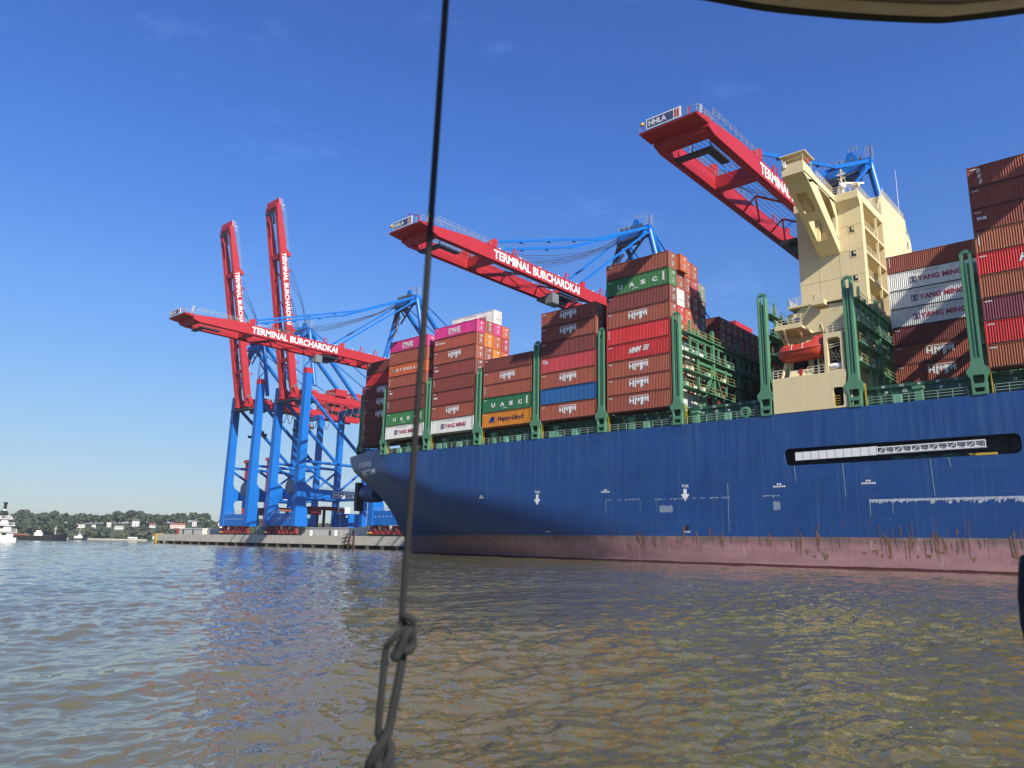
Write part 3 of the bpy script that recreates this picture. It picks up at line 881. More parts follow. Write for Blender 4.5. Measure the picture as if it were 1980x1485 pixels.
for (a, *_), (b, *_) in zip(BR[:-1], BR[1:]):
    if -43.5 < a < -42: continue
    x0, x1 = a + 1.6, b - 1.6
    if a < -140: continue
    yb = 103 + (4.5 if a < -120 else 2.2)
    c = MB().box(x0 - .9, x1 + .9, yb, yb + .3, DZ, 23.75)
    c.box(x0 - .9, x1 + .9, yb - .25, yb, 23.3, 23.75)
    for k in range(7):
        xx = x0 + (x1 - x0) * (k + .5) / 7; c.box(xx - .08, xx + .08, yb - .22, yb, DZ, 23.3)
    hc = c.build('hatch_coaming', DGREEN, ship)
    MB().box(x0 - .9, x1 + .9, yb + .3, 2 * YC - yb, 23.55, 23.85).build('hatch_cover', DGREEN, ship)
    r = MB(); r.rail([(a + 1.5, 103.25, DZ), (b - 1.3, 103.25, DZ)], 1.1, 1.55, .035, 3)
    r.build('deck_railing', RAILM, ship)
    random.seed(int(-a))
    for k in range(2 if b > -60 else 3):
        xx = random.uniform(x0 + .5, x1 - .8)
        if k == 0:
            vmb = MB().box(xx - .45, xx + .45, 103.9, 104.7, DZ, DZ + 1.7); vmb.box(xx - .62, xx + .62, 103.75, 104.85, DZ + 1.7, DZ + 2.1)
            vmb.build('vent', GREEN, ship)
        else:
            vmb = MB().box(xx - .5, xx + .5, 103.8, 104.3, DZ + .1, DZ + 1.25); vmb.build('deck_box', paint('deck_box_green', (.18, .45, .30), .5), ship)
        if k == 2: MB().lathe([(.45, 0), (.45, 1.0), (.6, 1.1), (.6, 1.5), (.1, 1.6)], (xx + 1.6, 104.6, DZ), 'Z', 12).build('mooring_bitt', GREEN, ship)
    # bay numbers painted on the coaming
    num = int(round(40 + (a + 42) / 14.3 * -2)) if a < -43 else int(round(29 + (-30.8 - a) / 14.4 * -1))
    nums = {-57.1: ['25', 'CC', '26', '36', '27'], -30.8: ['29', 'CC', '30', '4F', '31'], -42.9: [], -71.4: ['21', 'CC', '22', '2F', '23'], -16.5: ['33', 'CC', '34', '3F', '35']}.get(a)
    if nums:
        for k, s_ in enumerate(nums):
            l_ = MB()
            xx = x0 + (x1 - x0) * (k + .6) / 5.2
            letters(l_, s_, lambda u, v, xx=xx: (xx + u, yb - .27, 23.36 + v), .30, None, .02)
            letters(l_, s_, lambda u, v, xx=xx: (xx + u + .3, yb - .03 - .2, 22.55 + v), .34, None, .02)
            l_.build('bay_number', LETTER, hc)
# deep dark hatch structure under the stacks, and a screen of lashing gear behind the rail
MB().box(-143, 60, 111, 2 * YC - 111, DZ, 23.5).build('hatch_coaming', DGREEN, ship)
MB().box(-128, -116.5, 107.5, 107.9, DZ, 23.6).build('hatch_coaming', DGREEN, ship)
# mooring gear at the stern rail
t = MB()
for k in range(4): t.box(-135 + k * 1.5, -134.4 + k * 1.5, 105.2, 105.8, DZ, DZ + 1.6 + .4 * (k % 2))
t.build('mooring_winch', paint('winch_orange', (.62, .13, .06), .5), ship)
MB().lathe([(.5, 0), (.8, .03), (.85, .25), (.8, .5), (.5, .55), (.46, .27), (.5, 0)], (-46.2, 103.2, DZ + .9), 'Y', 20, False).build('fairlead_ring', GREEN, ship)
lb_ = MB()
for k in range(14):
    a = 6.283 * k / 14; lb_.beam((-11.6 + .42 * math.cos(a), 103.15, DZ + .6 + .42 * math.sin(a)), (-11.6 + .42 * math.cos(a + .45), 103.15, DZ + .6 + .42 * math.sin(a + .45)), .14, .14)
tag(lb_.build('lifebuoy', ORANGE), 'orange lifebuoy ring hung on the deck railing at the right edge', 'lifebuoy')

# ================================================================== ACCOMMODATION TOWER (part of the ship)
TX0, TX1, TY = -42.0, -32.0, 117.0
FL = [20.9, 27.7, 31.8, 35.9, 40.0, 44.1, 48.2, 52.3, 56.4]
mb = MB()
mb.box(TX0, TX1, TY, TY + 1.5, DZ, 56.35)                      # front wall slab
mb.box(TX0, -36.6, TY + 1.5, 152, DZ, 57.0)                    # core
mb.box(-36.6, TX1, 128.8, 144.5, DZ, 58.0)                     # solid side wall
mb.box(-36.6, TX1 - .25, 144.5, 152, DZ, 54.6)
tower = mb.build('accommodation_tower', CREAM, ship)
# top deck, overhanging at the front, with bulwark
mb = MB()
mb.box(TX0, TX1, TY - .9, 128.8, 56.4, 56.9)
mb.box(TX0, TX1, TY - .9, TY - .75, 56.9, 57.7)
mb.box(TX1 - .15, TX1, TY - .75, 128.8, 56.9, 57.7)
mb.add([(TX0, TY - .85, 56.4), (TX1, TY - .85, 56.4), (TX1, TY, 55.2), (TX0, TY, 55.2)], [(0, 1, 2, 3)])
mb.add([(TX1, TY - .85, 56.4), (TX1, TY, 55.2), (TX1, TY, 56.4)], [(0, 1, 2)])
mb.build('top_deck', CREAM, ship)
# upper house: stepped block behind the wheel-house deck
mb = MB()
FN = lambda u, v, q: (q, u, v)
mb.prism([(129.0, 58.0), (129.0, 60.3), (130.6, 62.2), (144.5, 62.4), (144.5, 58.0)], FN, -40.5, -32.02)
mb.prism([(144.6, 54.6), (144.6, 62.0), (150, 61.6), (152, 60.5), (152, 54.6)], FN, -41, -33.0)
up = mb.build('upper_house', CREAM, ship)
for k in range(3):
    MB().box(-33.0, -32.94, 145.6 + k * 1.5, 146.5 + k * 1.5, 58.6, 59.9).build('window', GLASS, up)
for z in FL[2:-1]:
    f = MB()
    f.box(-36.6, TX1 + .05, TY + 1.5, 128.8, z - .35, z)
    fl = f.build('balcony_floor', CREAM, tower)
    r = MB(); r.rail([(TX1 - .08, TY + 1.7, z), (TX1 - .08, 125.2, z)], 1.15, 1.2, .035, 3)
    r.build('hand_rail', paint('rail_cream', (.78, .68, .46)), fl)
    MB().box(-32.35, -32.0, 125.2, 125.5, z, z + 3.75).build('post', CREAM, fl)
    MB().box(-36.58, -36.5, 120.3, 121.2, z + .1, z + 2.2).build('door', paint('door_brown', (.35, .22, .12)), fl)
    MB().box(-33.2, -32.9, 127.2, 127.6, z + .05, z + 1.0).build('fire_box', CRED, fl)
for z in (55.7, 51.6, 47.6, 43.6):
    w = MB()
    WF = lambda u, v, q: (u, TY - .05 + q, v)
    w.prism([(-34.0, z - .62), (-33.0, z - .62), (-33.0, z + .62), (-34.0, z + .62)], WF, 0, .05, [[(-33.88, z - .5), (-33.12, z - .5), (-33.12, z + .5), (-33.88, z + .5)]])
    wo = w.build('window', CREAM, tower)
    MB().box(-33.88, -33.12, TY - .012, TY - .004, z - .5, z + .5).build('pane', GLASS, wo)
    MB().box(-33.5, -33.2, TY - .03, TY - .014, z - .1, z + .4).build('lit_interior', CREAM, wo)  # cream patch painted in for the light inside the window hole
# weld seams proud of the front wall
mb = MB()
for z in FL[2:]: mb.box(TX0 + .02, TX1 - .02, TY - .015, TY, z - .03, z + .03)
for x in (-38.9, -35.7): mb.box(x, x + .05, TY - .012, TY, DZ + 8, 49)
mb.build('weld_seam', paint('seam_cream', (.55, .44, .25)), tower)

# ---- bridge wing reaching out to the ship's side
WX0, WX1 = -38.7, -35.5
mb = MB()
mb.box(WX0, WX1, 103.0, TY - .9, 56.5, 56.75)
mb.box(WX0, WX1, 103.0, 103.14, 56.75, 58.3)                 # outer end bulwark
mb.box(WX0, WX0 + .14, 103.14, 106.4, 56.75, 58.3)
mb.prism([(103.14, 56.3), (103.14, 58.3), (106.0, 58.2), (108.5, 57.75), (TY - .9, 57.75), (TY - .9, 56.3), (106.6, 56.3), (105.4, 55.6)], FN, WX1 - .14, WX1)
mb.prism([(106.4, 56.75), (106.4, 58.7), (108.5, 57.75), (TY - .9, 57.75), (TY - .9, 56.75)], FN, WX0, WX0 + .14)
wing = mb.build('bridge_wing', CREAM, ship)
mb = MB()
# sloping lower plate with two lightening holes
A, B = Vector((103.0, 56.3)), Vector((TY, 48.2))
A = Vector((104.6, 55.9))
dl = (B - A).length; dv = (B - A).normalized(); nv = Vector((-dv.y, dv.x))
SP = lambda u, v, q: (u, *(A + dv * v + nv * q))
mb.prism([(WX0, 0), (WX1, 0), (WX1, dl), (WX0, dl)], SP, -.12, .0,
         [[(WX0 + .75, 2.0), (WX1 - .85, 2.0), (WX1 - .75, 2.3), (WX1 - .75, 5.6), (WX1 - .9, 5.8), (WX0 + .75, 5.8)],
          [(WX0 + .75, 7.4), (WX1 - .85, 7.4), (WX1 - .75, 7.7), (WX1 - .75, 11.3), (WX1 - .9, 11.5), (WX0 + .75, 11.5)]])
mb.add([(WX0, 103.0, 56.5), (WX1, 103.0, 56.5), (WX1, 104.6, 55.9), (WX0, 104.6, 55.9)], [(0, 1, 2, 3)])
# side flanges following the slope (both sides), upright at the tower, knee
for x0, x1 in ((WX1 - .5, WX1), (WX0, WX0 + .5)):
    mb.prism([(104.6, 55.9), (106.4, 56.5), (108.3, 56.5), (TY, 50.4), (TY, 48.0)] if x1 == WX1 else [(104.6, 55.9), (106.4, 56.5), (TY, 56.5), (TY, 48.0)], FN, x0 if x1 != WX1 else WX1 - .14, x1 if x1 == WX1 else WX0 + .14)
    mb.prism([(TY - .9, 50.6), (TY - .9, 56.4), (TY, 56.4), (TY, 50.2)], FN, x0, x1)
    mb.prism([(TY - 3.4, 56.5), (TY - .9, 56.5), (TY - .9, 54.0)], FN, x1 - .2 if x1 == WX1 else x0, x1 if x1 == WX1 else x0 + .2)
mb.build('wing_bracket', CREAM, wing)
r = MB(); r.rail([(WX0 + 1.2, 112.4, 51.0), (WX1 - .9, 112.4, 51.0)], 1.0, .7, .04, 2); r.rail([(WX0 + 1.2, 108.6, 53.6), (WX1 - .9, 108.6, 53.6)], 1.0, .7, .04, 2)
r.build('inner_rail', CREAM, wing)
c = MB(); c.box(WX0 - .3, WX1 + .35, 103.1, 106.9, 59.75, 59.9)
for x in (WX0 + .1, WX1 - .1):
    for y in (103.3, 106.6): c.beam((x, y, 58.2), (x, y, 59.8), .1, .1)
c.beam((WX0, 103.2, 59.0), (WX1, 103.2, 59.0), .06, .06); c.beam((WX1, 103.2, 59.0), (WX1, 106.6, 59.0), .06, .06)
c.build('wing_canopy', CREAM, wing)
MB().box(WX0 + .3, WX0 + .7, 102.85, 103.0, 57.8, 58.7).build('side_light', WHITE, wing)
tag(MB().lathe([(.18, -.06), (.42, -.05), (.42, .05), (.18, .06)], (WX1 + .1, 104.6, 58.75), 'X', 14).build('lifebuoy', ORANGE), 'orange lifebuoy fixed at the outer end of the bridge wing', 'lifebuoy')
RC = MATS['rail_cream']
r = MB()
r.rail([(WX1 - .07, 108.6, 57.75), (WX1 - .07, TY - .85, 57.75), (TX1 - .07, TY - .85, 57.7), (TX1 - .07, 128.7, 57.7)], 1.1, 1.0, .035, 3)
r.rail([(-32.1, 130.7, 62.25), (-32.1, 144.4, 62.4), (-33.1, 150.0, 61.65), (-33.1, 152, 60.55)], 1.1, 1.2, .04, 3)
r.rail([(-32.2, 127.4, 57.8), (-32.2, 130.4, 62.0)], 1.0, .7, .04, 2)
r.build('top_rail', RC, ship)
st = MB()
for k in range(12): st.box(-33.4, -32.3, 126.9 + k * .3, 127.25 + k * .3, 57.8 + k * .37, 57.9 + k * .37)
st.build('stairway', RC, ship)
# masts, domes, aerials
m_ = MB(); m_.tube([(-37.4, 127.0, 58), (-37.4, 127.0, 67.4)], .16, 8, .09)
for z, w in ((64.2, .9), (65.6, .7), (66.8, .5)): m_.beam((-37.4 - w, 127, z), (-37.4 + w, 127, z), .1, .1); m_.beam((-37.4, 127 - w, z + .2), (-37.4, 127 + w, z + .2), .1, .1)
m_.beam((-37.4, 127, 66.8), (-36.3, 130, 62.5), .07, .07); m_.beam((-37.4, 127, 66), (-38.6, 125, 59), .07, .07)
mast = m_.build('radar_mast', CREAM, ship)
MB().box(-38.1, -36.7, 126.75, 126.95, 66.2, 66.4).build('radar_scanner', WHITE, mast)
MB().lathe([(.02, -.65), (.48, -.5), (.66, 0), (.5, .5), (.02, .7)], (-36.5, 124.0, 62.6), 'Z', 16).build('satellite_dome', WHITE, ship, 60)
MB().tube([(-36.5, 124.0, 57), (-36.5, 124.0, 62.4)], .3, 8).build('dome_pedestal', RC, ship)
rr = MB(); rr.tube([(-33.4, 120.6, 57), (-33.4, 120.6, 60.3)], .22, 8); rr.box(-33.9, -32.9, 120.1, 121.1, 60.3, 60.7)
rr.build('radar_pedestal', RC, ship)
MB().beam((-34.8, 119.6, 60.95), (-32.4, 121.6, 60.95), .22, .25).build('radar_scanner', RC, ship)
for x, y, z0, z1 in ((-34.2, 150.5, 60.5, 76.0), (-34, 139, 62.3, 67.6), (-34, 146.5, 62, 66.2), (-39, 131, 62, 67)):
    MB().tube([(x, y, z0), (x, y, z1)], .09, 5, .03).build('whip_aerial', WHITE, ship)
fn = MB(); fn.box(-40, -33.5, 152.5, 157, DZ, 60.2)
fn.build('red_funnel_casing', CRED, ship)
b2 = MB(); b2.box(-41, -33.4, 157.2, 163, DZ, 54.0); 
lo = b2.build('far_wing_block', CREAM, ship)
r = MB(); r.rail([(-33.3, 152.2, 54.6), (-33.3, 163, 54.1)], 1.1, 1.3, .04, 3); r.build('hand_rail', RC, lo)

# ---- lower house with the lifeboat station
L0, L1 = -41.8, -31.7
m_ = MB()
LF = lambda u, v, q: (u, 103.0 + q, v)
m_.prism([(L0, DZ + .12), (L1, DZ + .12), (L1, 26.05), (L0, 26.05)], LF, 0, .3,
         [[(-33.35, DZ + .35), (-32.35, DZ + .35), (-32.2, DZ + .55), (-32.2, 23.6), (-32.4, 23.85), (-33.3, 23.85), (-33.5, 23.6), (-33.5, DZ + .55)]])
m_.box(L0, L0 + .3, 103.3, TY, DZ, 26.05); m_.box(L1 - .3, L1, 103.3, TY, DZ, 26.05)
m_.box(L0 + .3, L1 - .3, 103.3, TY, 25.7, 26.04)
low = m_.build('boat_deck_house', CREAM, ship)
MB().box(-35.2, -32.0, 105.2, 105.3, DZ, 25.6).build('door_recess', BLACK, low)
ld = MB()
for k in range(5): ld.beam((-33.4, 103.2, 21.3 + k * .35), (-32.7, 103.2, 21.3 + k * .35), .06, .06)
ld.beam((-33.4, 103.2, 21), (-33.4, 103.2, 23.0), .06, .06)
ld.build('ladder', YELLOW, low)
# frame at the right with an open alcove
m_ = MB()
m_.prism([(-34.4, 26.06), (-31.75, 26.06), (-31.75, 31.6), (-34.4, 31.6)], LF, .15, 2.4, [[(-33.95, 26.3), (-32.2, 26.3), (-32.2, 30.6), (-32.5, 30.9), (-33.7, 30.9), (-33.95, 30.6)]])
alc = m_.build('alcove_frame', CREAM, ship)
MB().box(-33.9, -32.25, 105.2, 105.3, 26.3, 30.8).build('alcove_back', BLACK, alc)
lad = MB()
for z in (29.6, 29.95): lad.beam((-33.8, 103.5, z), (-32.4, 103.5, z + .15), .07, .1)
for k in range(3): lad.beam((-33.6 + k * .5, 103.8, 29.2), (-33.0 + k * .4, 103.8, 28.0), .05, .05); lad.beam((-33.6, 103.7, 28.9 - k * .45), (-32.5, 103.7, 28.5 - k * .45), .05, .05)
lad.build('embarkation_ladder', RC, alc)
tag(MB().lathe([(.05, -.85), (.42, -.75), (.48, -.3), (.5, .3), (.42, .75), (.05, .85)], (-33.1, 103.75, 26.9), 'X', 14).build('life_raft_canister', WHITE, None, 50), 'white life raft canister lying in the open alcove beside the lifeboat', 'life raft')
r = MB(); r.rail([(-34.3, 103.3, 31.6), (-31.85, 103.3, 31.6)], 1.1, 1.0, .035, 3); r.build('hand_rail', RC, alc)
MB().box(-34.2, -33.0, 103.8, 104.8, 31.6, 32.5).build('deck_locker', CREAM, alc)
# dark back wall of the boat station with openings and pillars
m_ = MB()
BF = lambda u, v, q: (u, 108.0 + q, v)
m_.prism([(L0, 26.1), (-31.8, 26.1), (-31.8, 33.2), (L0, 33.2)], BF, 0, .25,
         [[(-40.6, 26.4), (-38.3, 26.4), (-38.3, 29.9), (-40.6, 29.9)], [(-37.6, 26.4), (-34.5, 26.4), (-34.5, 29.9), (-37.6, 29.9)], [(-40.8, 30.6), (-39.8, 30.6), (-39.8, 32.2), (-40.8, 32.2)], [(-37.0, 30.8), (-34.6, 30.8), (-34.6, 32.6), (-37.0, 32.6)]])
bw = m_.build('boat_station_wall', CREAM, ship)
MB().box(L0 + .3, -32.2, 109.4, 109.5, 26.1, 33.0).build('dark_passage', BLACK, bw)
p_ = MB()
for k in range(5): p_.tube([(-39.6 + .2 * k, 108.9, 27 + .25 * k), (-38.6, 108.9, 28.2)], .18, 6)
p_.tube([(-37.2, 108.7, 28.7), (-34.7, 108.7, 28.9)], .18, 6)
p_.build('pipe', CREAM, bw)
# platform above
m_ = MB(); m_.box(-41.2, -37.3, 103.4, 109.8, 33.2, 33.5); m_.box(-41.2, -37.3, 103.4, 103.55, 33.5, 33.9)
pf = m_.build('boat_platform', CREAM, ship)
for x in (-40.9, -38.0):
    MB().beam((x, 104.0, 33.2), (x, 108.0, 30.2), .18, .18).build('strut', CREAM, pf)
r = MB(); r.rail([(-41.1, 109, 33.5), (-41.1, 103.5, 33.5), (-37.4, 103.5, 33.5)], 1.15, .9, .035, 3); r.build('hand_rail', RC, pf)
# stepped, raked casing over the boat deck
m_ = MB()
m_.prism([(-39.4, 33.25), (-31.75, 33.25), (-31.75, 37.0), (-38.6, 37.4), (-40.3, 36.0)], BF, -.4, 8.9)
m_.box(-40.9, -38.9, 108.0, 113, 33.5, 36.8)
m_.box(-40.6, -31.75, 107.2, 116.9, 37.4, 37.7)
m_.box(-36.6, -34.9, 106.0, 107.2, 36.9, 37.6)
cs = m_.build('casing', CREAM, ship)
r = MB(); r.rail([(-40.5, 112, 37.7), (-40.5, 107.3, 37.7), (-36.7, 107.3, 37.7), (-31.85, 107.3, 37.7)], 1.15, 1.1, .04, 3); r.build('hand_rail', RC, cs)
d_ = MB(); d_.beam((-40.0, 106.8, 33.6), (-36.6, 105.6, 37.0), .22, .25); d_.beam((-39.6, 106.8, 33.6), (-39.4, 106.4, 36.2), .2, .2); d_.beam((-39.6, 106.6, 35.2), (-38.4, 106.2, 36.0), .12, .12)
d_.build('provision_crane', CREAM, ship)
MB().box(-39.4, -38.6, 106.0, 106.5, 34.9, 35.5).build('crane_winch', paint('winch_blue', (.06, .09, .25)), ship)
for x in (-40.6, -35.4):
    dk = MB()
    dk.beam((x, 103.6, 26.05), (x + (.7 if x < -38 else -.5), 105.2, 30.6), .28, .3)
    dk.beam((x + .4, 105.6, 26.05), (x + (.8 if x < -38 else -.4), 104.9, 30.6), .2, .2)
    dk.beam((x + .7, 105.2, 30.6), (x + .7, 103.4, 33.2), .25, .3)
    dk.build('davit', CREAM, ship)
r = MB(); r.rail([(-41.7, 103.1, 26.05), (-40.2, 103.1, 26.05)], 1.15, .6, .045, 3); r.rail([(-36.8, 103.2, 26.05), (-34.5, 103.2, 26.05)], 1.15, .8, .035, 3)
r.build('boat_deck_rail', RC, ship)
for x0 in (-39.4, -37.6):
    MB().hexa([(x0, 103.1, 26.05), (x0 + 1.35, 103.1, 26.05), (x0 + 1.35, 103.2, 26.05), (x0, 103.2, 26.05), (x0 + .1, 103.5, 27.0), (x0 + 1.45, 103.5, 27.0), (x0 + 1.45, 103.6, 27.0), (x0 + .1, 103.6, 27.0)]).build('rail_screen', CREAM, ship)
tag(MB().box(-38.0, -37.65, 103.25, 103.9, 26.05, 27.1).build('fire_hose_box', CRED), 'red box standing between cream screens under the lifeboat', 'hose box')
MB().box(L0 + .0, L1, 109.6, TY - .1, 26.1, 33.2).build('inner_house', CREAM, ship)

# ---- the lifeboat (hangs in its davits: a thing of its own)
lbt = thing('lifeboat', 'orange-red enclosed lifeboat hanging in davits on the cream superstructure', 'lifeboat', (-37.8, 104.3, 28.3))
LX0, LX1, LYc = -41.25, -34.3, 104.2
def lb_sec(t):
    x = LX0 + (LX1 - LX0) * t
    w = 1.32 * (1 - abs(2 * t - 1) ** 3.2) ** .55 + .02
    keel = 28.35 + 1.15 * max(0, (.18 - t) / .18) ** 1.6 + .85 * max(0, (t - .86) / .14) ** 1.6 + .16 * t
    gun = 29.75 + .22 * t + .25 * (2 * t - 1) ** 2
    return x, w, keel, gun
vs = []; fs = []; N = 22; K = 9
for i in range(N + 1):
    x, w, kz, gz = lb_sec(i / N)
    for j in range(K):
        a = math.pi * j / (K - 1)
        yy = -math.cos(a) * w; zz = gz - (gz - kz) * (math.sin(a) ** .75)
        vs.append((x, LYc + yy, zz))
for i in range(N):
    for j in range(K - 1):
        fs.append((i * K + j, i * K + j + 1, (i + 1) * K + j + 1, (i + 1) * K + j))
mb = MB(); mb.add(vs, fs)
mb.build('hull', ORANGE, lbt, 50)
vs = []; fs = []
for i in range(N + 1):
    t = i / N; x, w, kz, gz = lb_sec(t)
    h = 1.05 * min(1, t / .16) ** .6 * min(1, (1 - t) / .06) ** .5 + (.75 if .72 < t < .95 else 0) * min(1, (t - .72) / .06)
    w2 = w * .93
    for j in range(K):
        a = math.pi * j / (K - 1)
        vs.append((x, LYc - math.cos(a) * w2 * (1 if h < 1.2 else .9), gz + .02 + h * (math.sin(a) ** .6)))
for i in range(N):
    for j in range(K - 1):
        fs.append((i * K + j, (i + 1) * K + j, (i + 1) * K + j + 1, i * K + j + 1))
mb = MB(); mb.add(vs, fs); mb.build('canopy', ORANGE, lbt, 40)
mb = MB()
pts = [(lb_sec(i / 20)[0], LYc - lb_sec(i / 20)[1] - .04, lb_sec(i / 20)[3]) for i in range(1, 20)]
mb.tube(pts, .085, 6); mb.build('rubbing_strake', paint('lifeboat_trim', (.8, .16, .10), .5), lbt)
for t in (.35, .57):
    x, w, kz, gz = lb_sec(t)
    MB().tube([(x, LYc - w * .98, gz + .1), (x, LYc - w * .8, gz + .85), (x, LYc, gz + 1.12)], .04, 5).build('grab_strap', WHITE, lbt)
for x in (-40.0, -35.2): MB().tube([(x, LYc, 30.6), (x + .1, LYc, 33.3)], .04, 5).build('fall_wire', CDARK, lbt)

# ================================================================== CONTAINERS
CL, CWD = 12.19, 2.44
CC = {}
def cmat(key, rgb, dirt=.35, rough=.5):
    CC[key] = paint('container_' + key, rgb, .62, .15, .24, .45, (.10, .045, .025), dirt, .30, spec=.25)
cmat('brown', (.37, .092, .055)); cmat('maroon', (.25, .052, .042)); cmat('dark brown', (.18, .046, .038)); cmat('tan brown', (.44, .135, .065))
cmat('red brown', (.42, .085, .055)); cmat('bright red', (.70, .035, .04)); cmat('faded red', (.56, .06, .075)); cmat('orange', (.66, .13, .035))
cmat('yellow orange', (.74, .26, .02)); cmat('magenta', (.70, .035, .25)); cmat('white', (.74, .74, .70)); cmat('green', (.02, .16, .065)); cmat('light green', (.05, .235, .07))
cmat('blue', (.015, .12, .36)); cmat('purple brown', (.21, .042, .065)); cmat('grey green', (.30, .36, .28)); cmat('slate blue', (.06, .09, .15))
GAPSHADE = paint('tier_gap_shade', (.035, .022, .02), .8, .2, .1)  # bottom rails coloured dark to paint in the shadow lines between tiers
STEEL = paint('bare_lock_bar', (.36, .34, .32), .5, .1, .1)
ME = {}
def cmeshes(L, h):
    k = (L, h)
    if k in ME: return ME[k]
    b = MB()
    pitch = .278; n = int((L - .34) / pitch); x0 = (L - n * pitch) / 2; dpt = .058
    for sgn, yo in ((1, .03), (-1, CWD - .03)):
        pts = [(.12, yo)]
        for i in range(n):
            x = x0 + i * pitch
            pts += [(x + .02, yo + sgn * dpt), (x + .105, yo + sgn * dpt), (x + .165, yo), (x + .23, yo)]
        pts.append((L - .12, yo + sgn * dpt))
        vs = [(p[0], p[1], .15) for p in pts] + [(p[0], p[1], h - .11) for p in pts]; m = len(pts)
        fs = [(i, i + 1, m + i + 1, m + i) if sgn > 0 else (i + 1, i, m + i, m + i + 1) for i in range(m - 1)]
        b.add(vs, fs)
    b.add([(.05, .04, h - .03), (L - .05, .04, h - .03), (L - .05, CWD - .04, h - .03), (.05, CWD - .04, h - .03)], [(0, 1, 2, 3)])
    b.add([(.05, .04, .12), (L - .05, .04, .12), (L - .05, CWD - .04, .12), (.05, CWD - .04, .12)], [(3, 2, 1, 0)])
    b.add([(.06, .06, .15), (.06, CWD - .06, .15), (.06, CWD - .06, h - .1), (.06, .06, h - .1)], [(3, 2, 1, 0)])
    body = b.mesh('container_body', CC['brown'])
    f = MB().use(CC['brown'])
    for x in (0, L - .16):
        for y in (0, CWD - .16): f.box(x, x + .16, y, y + .16, .118, h - .118)
    for y in (0.012, CWD - .082): f.box(.178, L - .178, y, y + .07, h - .12, h - .03)
    f.use(GAPSHADE)
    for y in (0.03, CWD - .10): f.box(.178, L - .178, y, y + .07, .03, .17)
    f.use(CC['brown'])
    for x in (.012, L - .082): f.box(x, x + .07, .162, CWD - .162, .02, .16); f.box(x, x + .07, .162, CWD - .162, h - .14, h - .02)
    for x in (0, L - .178):
        for y in (0, CWD - .162):
            for z in (0, h - .118): f.box(x - .006, x + .184, y - .006, y + .168, z, z + .118)
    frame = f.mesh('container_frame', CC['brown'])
    d = MB(); w = (CWD - .34) / 2
    d.box(0, .05, 0, w - .01, .165, h - .145)
    for z in (.7, 1.25, 1.8, 2.35):
        if z < h - .4: d.box(.05, .066, .10, w - .1, z, z + .26)
    door = d.mesh('container_door', CC['brown'])
    br = MB(); br.tube([(.10, 0, .14), (.10, 0, h - .12)], .032, 5); br.box(.085, .14, -.05, .05, .3, .42); br.box(.085, .14, -.05, .05, h - .5, h - .38); br.box(.09, .15, 0, .38, 1.05, 1.10)
    bar = br.mesh('lock_bar', STEEL)
    mk = MB(); random.seed(int(h * 100))
    rs = []
    for i in range(6): rs.append((.08 + .13 * i, h - .52, .17 + .13 * i, h - .36))
    for i in range(4): rs.append((.08 + .13 * i, h - .78, .17 + .13 * i, h - .64))
    for i in range(5): rs.append((.10, .62 + i * .17, .42 + .1 * (i % 3), .70 + i * .17))
    rects(mk, rs, lambda u, v: (.07, u, v))
    mark = mk.mesh('door_marking', LETTER)
    sm = MB(); rs = [(.34 + .15 * i, h - .50, .44 + .15 * i, h - .34) for i in range(5)]
    rects(sm, rs, lambda u, v: (u, .018, v)); smark = sm.mesh('side_marking', LETTER)
    vm = MB(); rs = [(.40, h - .45 - .19 * i, .52, h - .30 - .19 * i) for i in range(8)]
    rects(vm, rs, lambda u, v: (u, .018, v)); vmark = vm.mesh('side_marking', LETTER)
    ym = MB(); rs = [(L - .55, h - .5 - .3 * i, L - .42, h - .34 - .3 * i) for i in range(7)]
    rects(ym, rs, lambda u, v: (u, .018, v)); ymark = ym.mesh('side_sticker', paint('sticker_yellow', (.7, .5, .12)))
    ME[k] = dict(body=body, frame=frame, door=door, bar=bar, mark=mark, smark=smark, vmark=vmark, ymark=ymark)
    return ME[k]

def linkobj(name, me, parent, loc=(0, 0, 0), mat=None):
    o = bpy.data.objects.new(name, me); COL.objects.link(o); o.parent = parent; o.location = loc
    if mat is not None:
        o.material_slots[0].link = 'OBJECT'; o.material_slots[0].material = mat
    return o

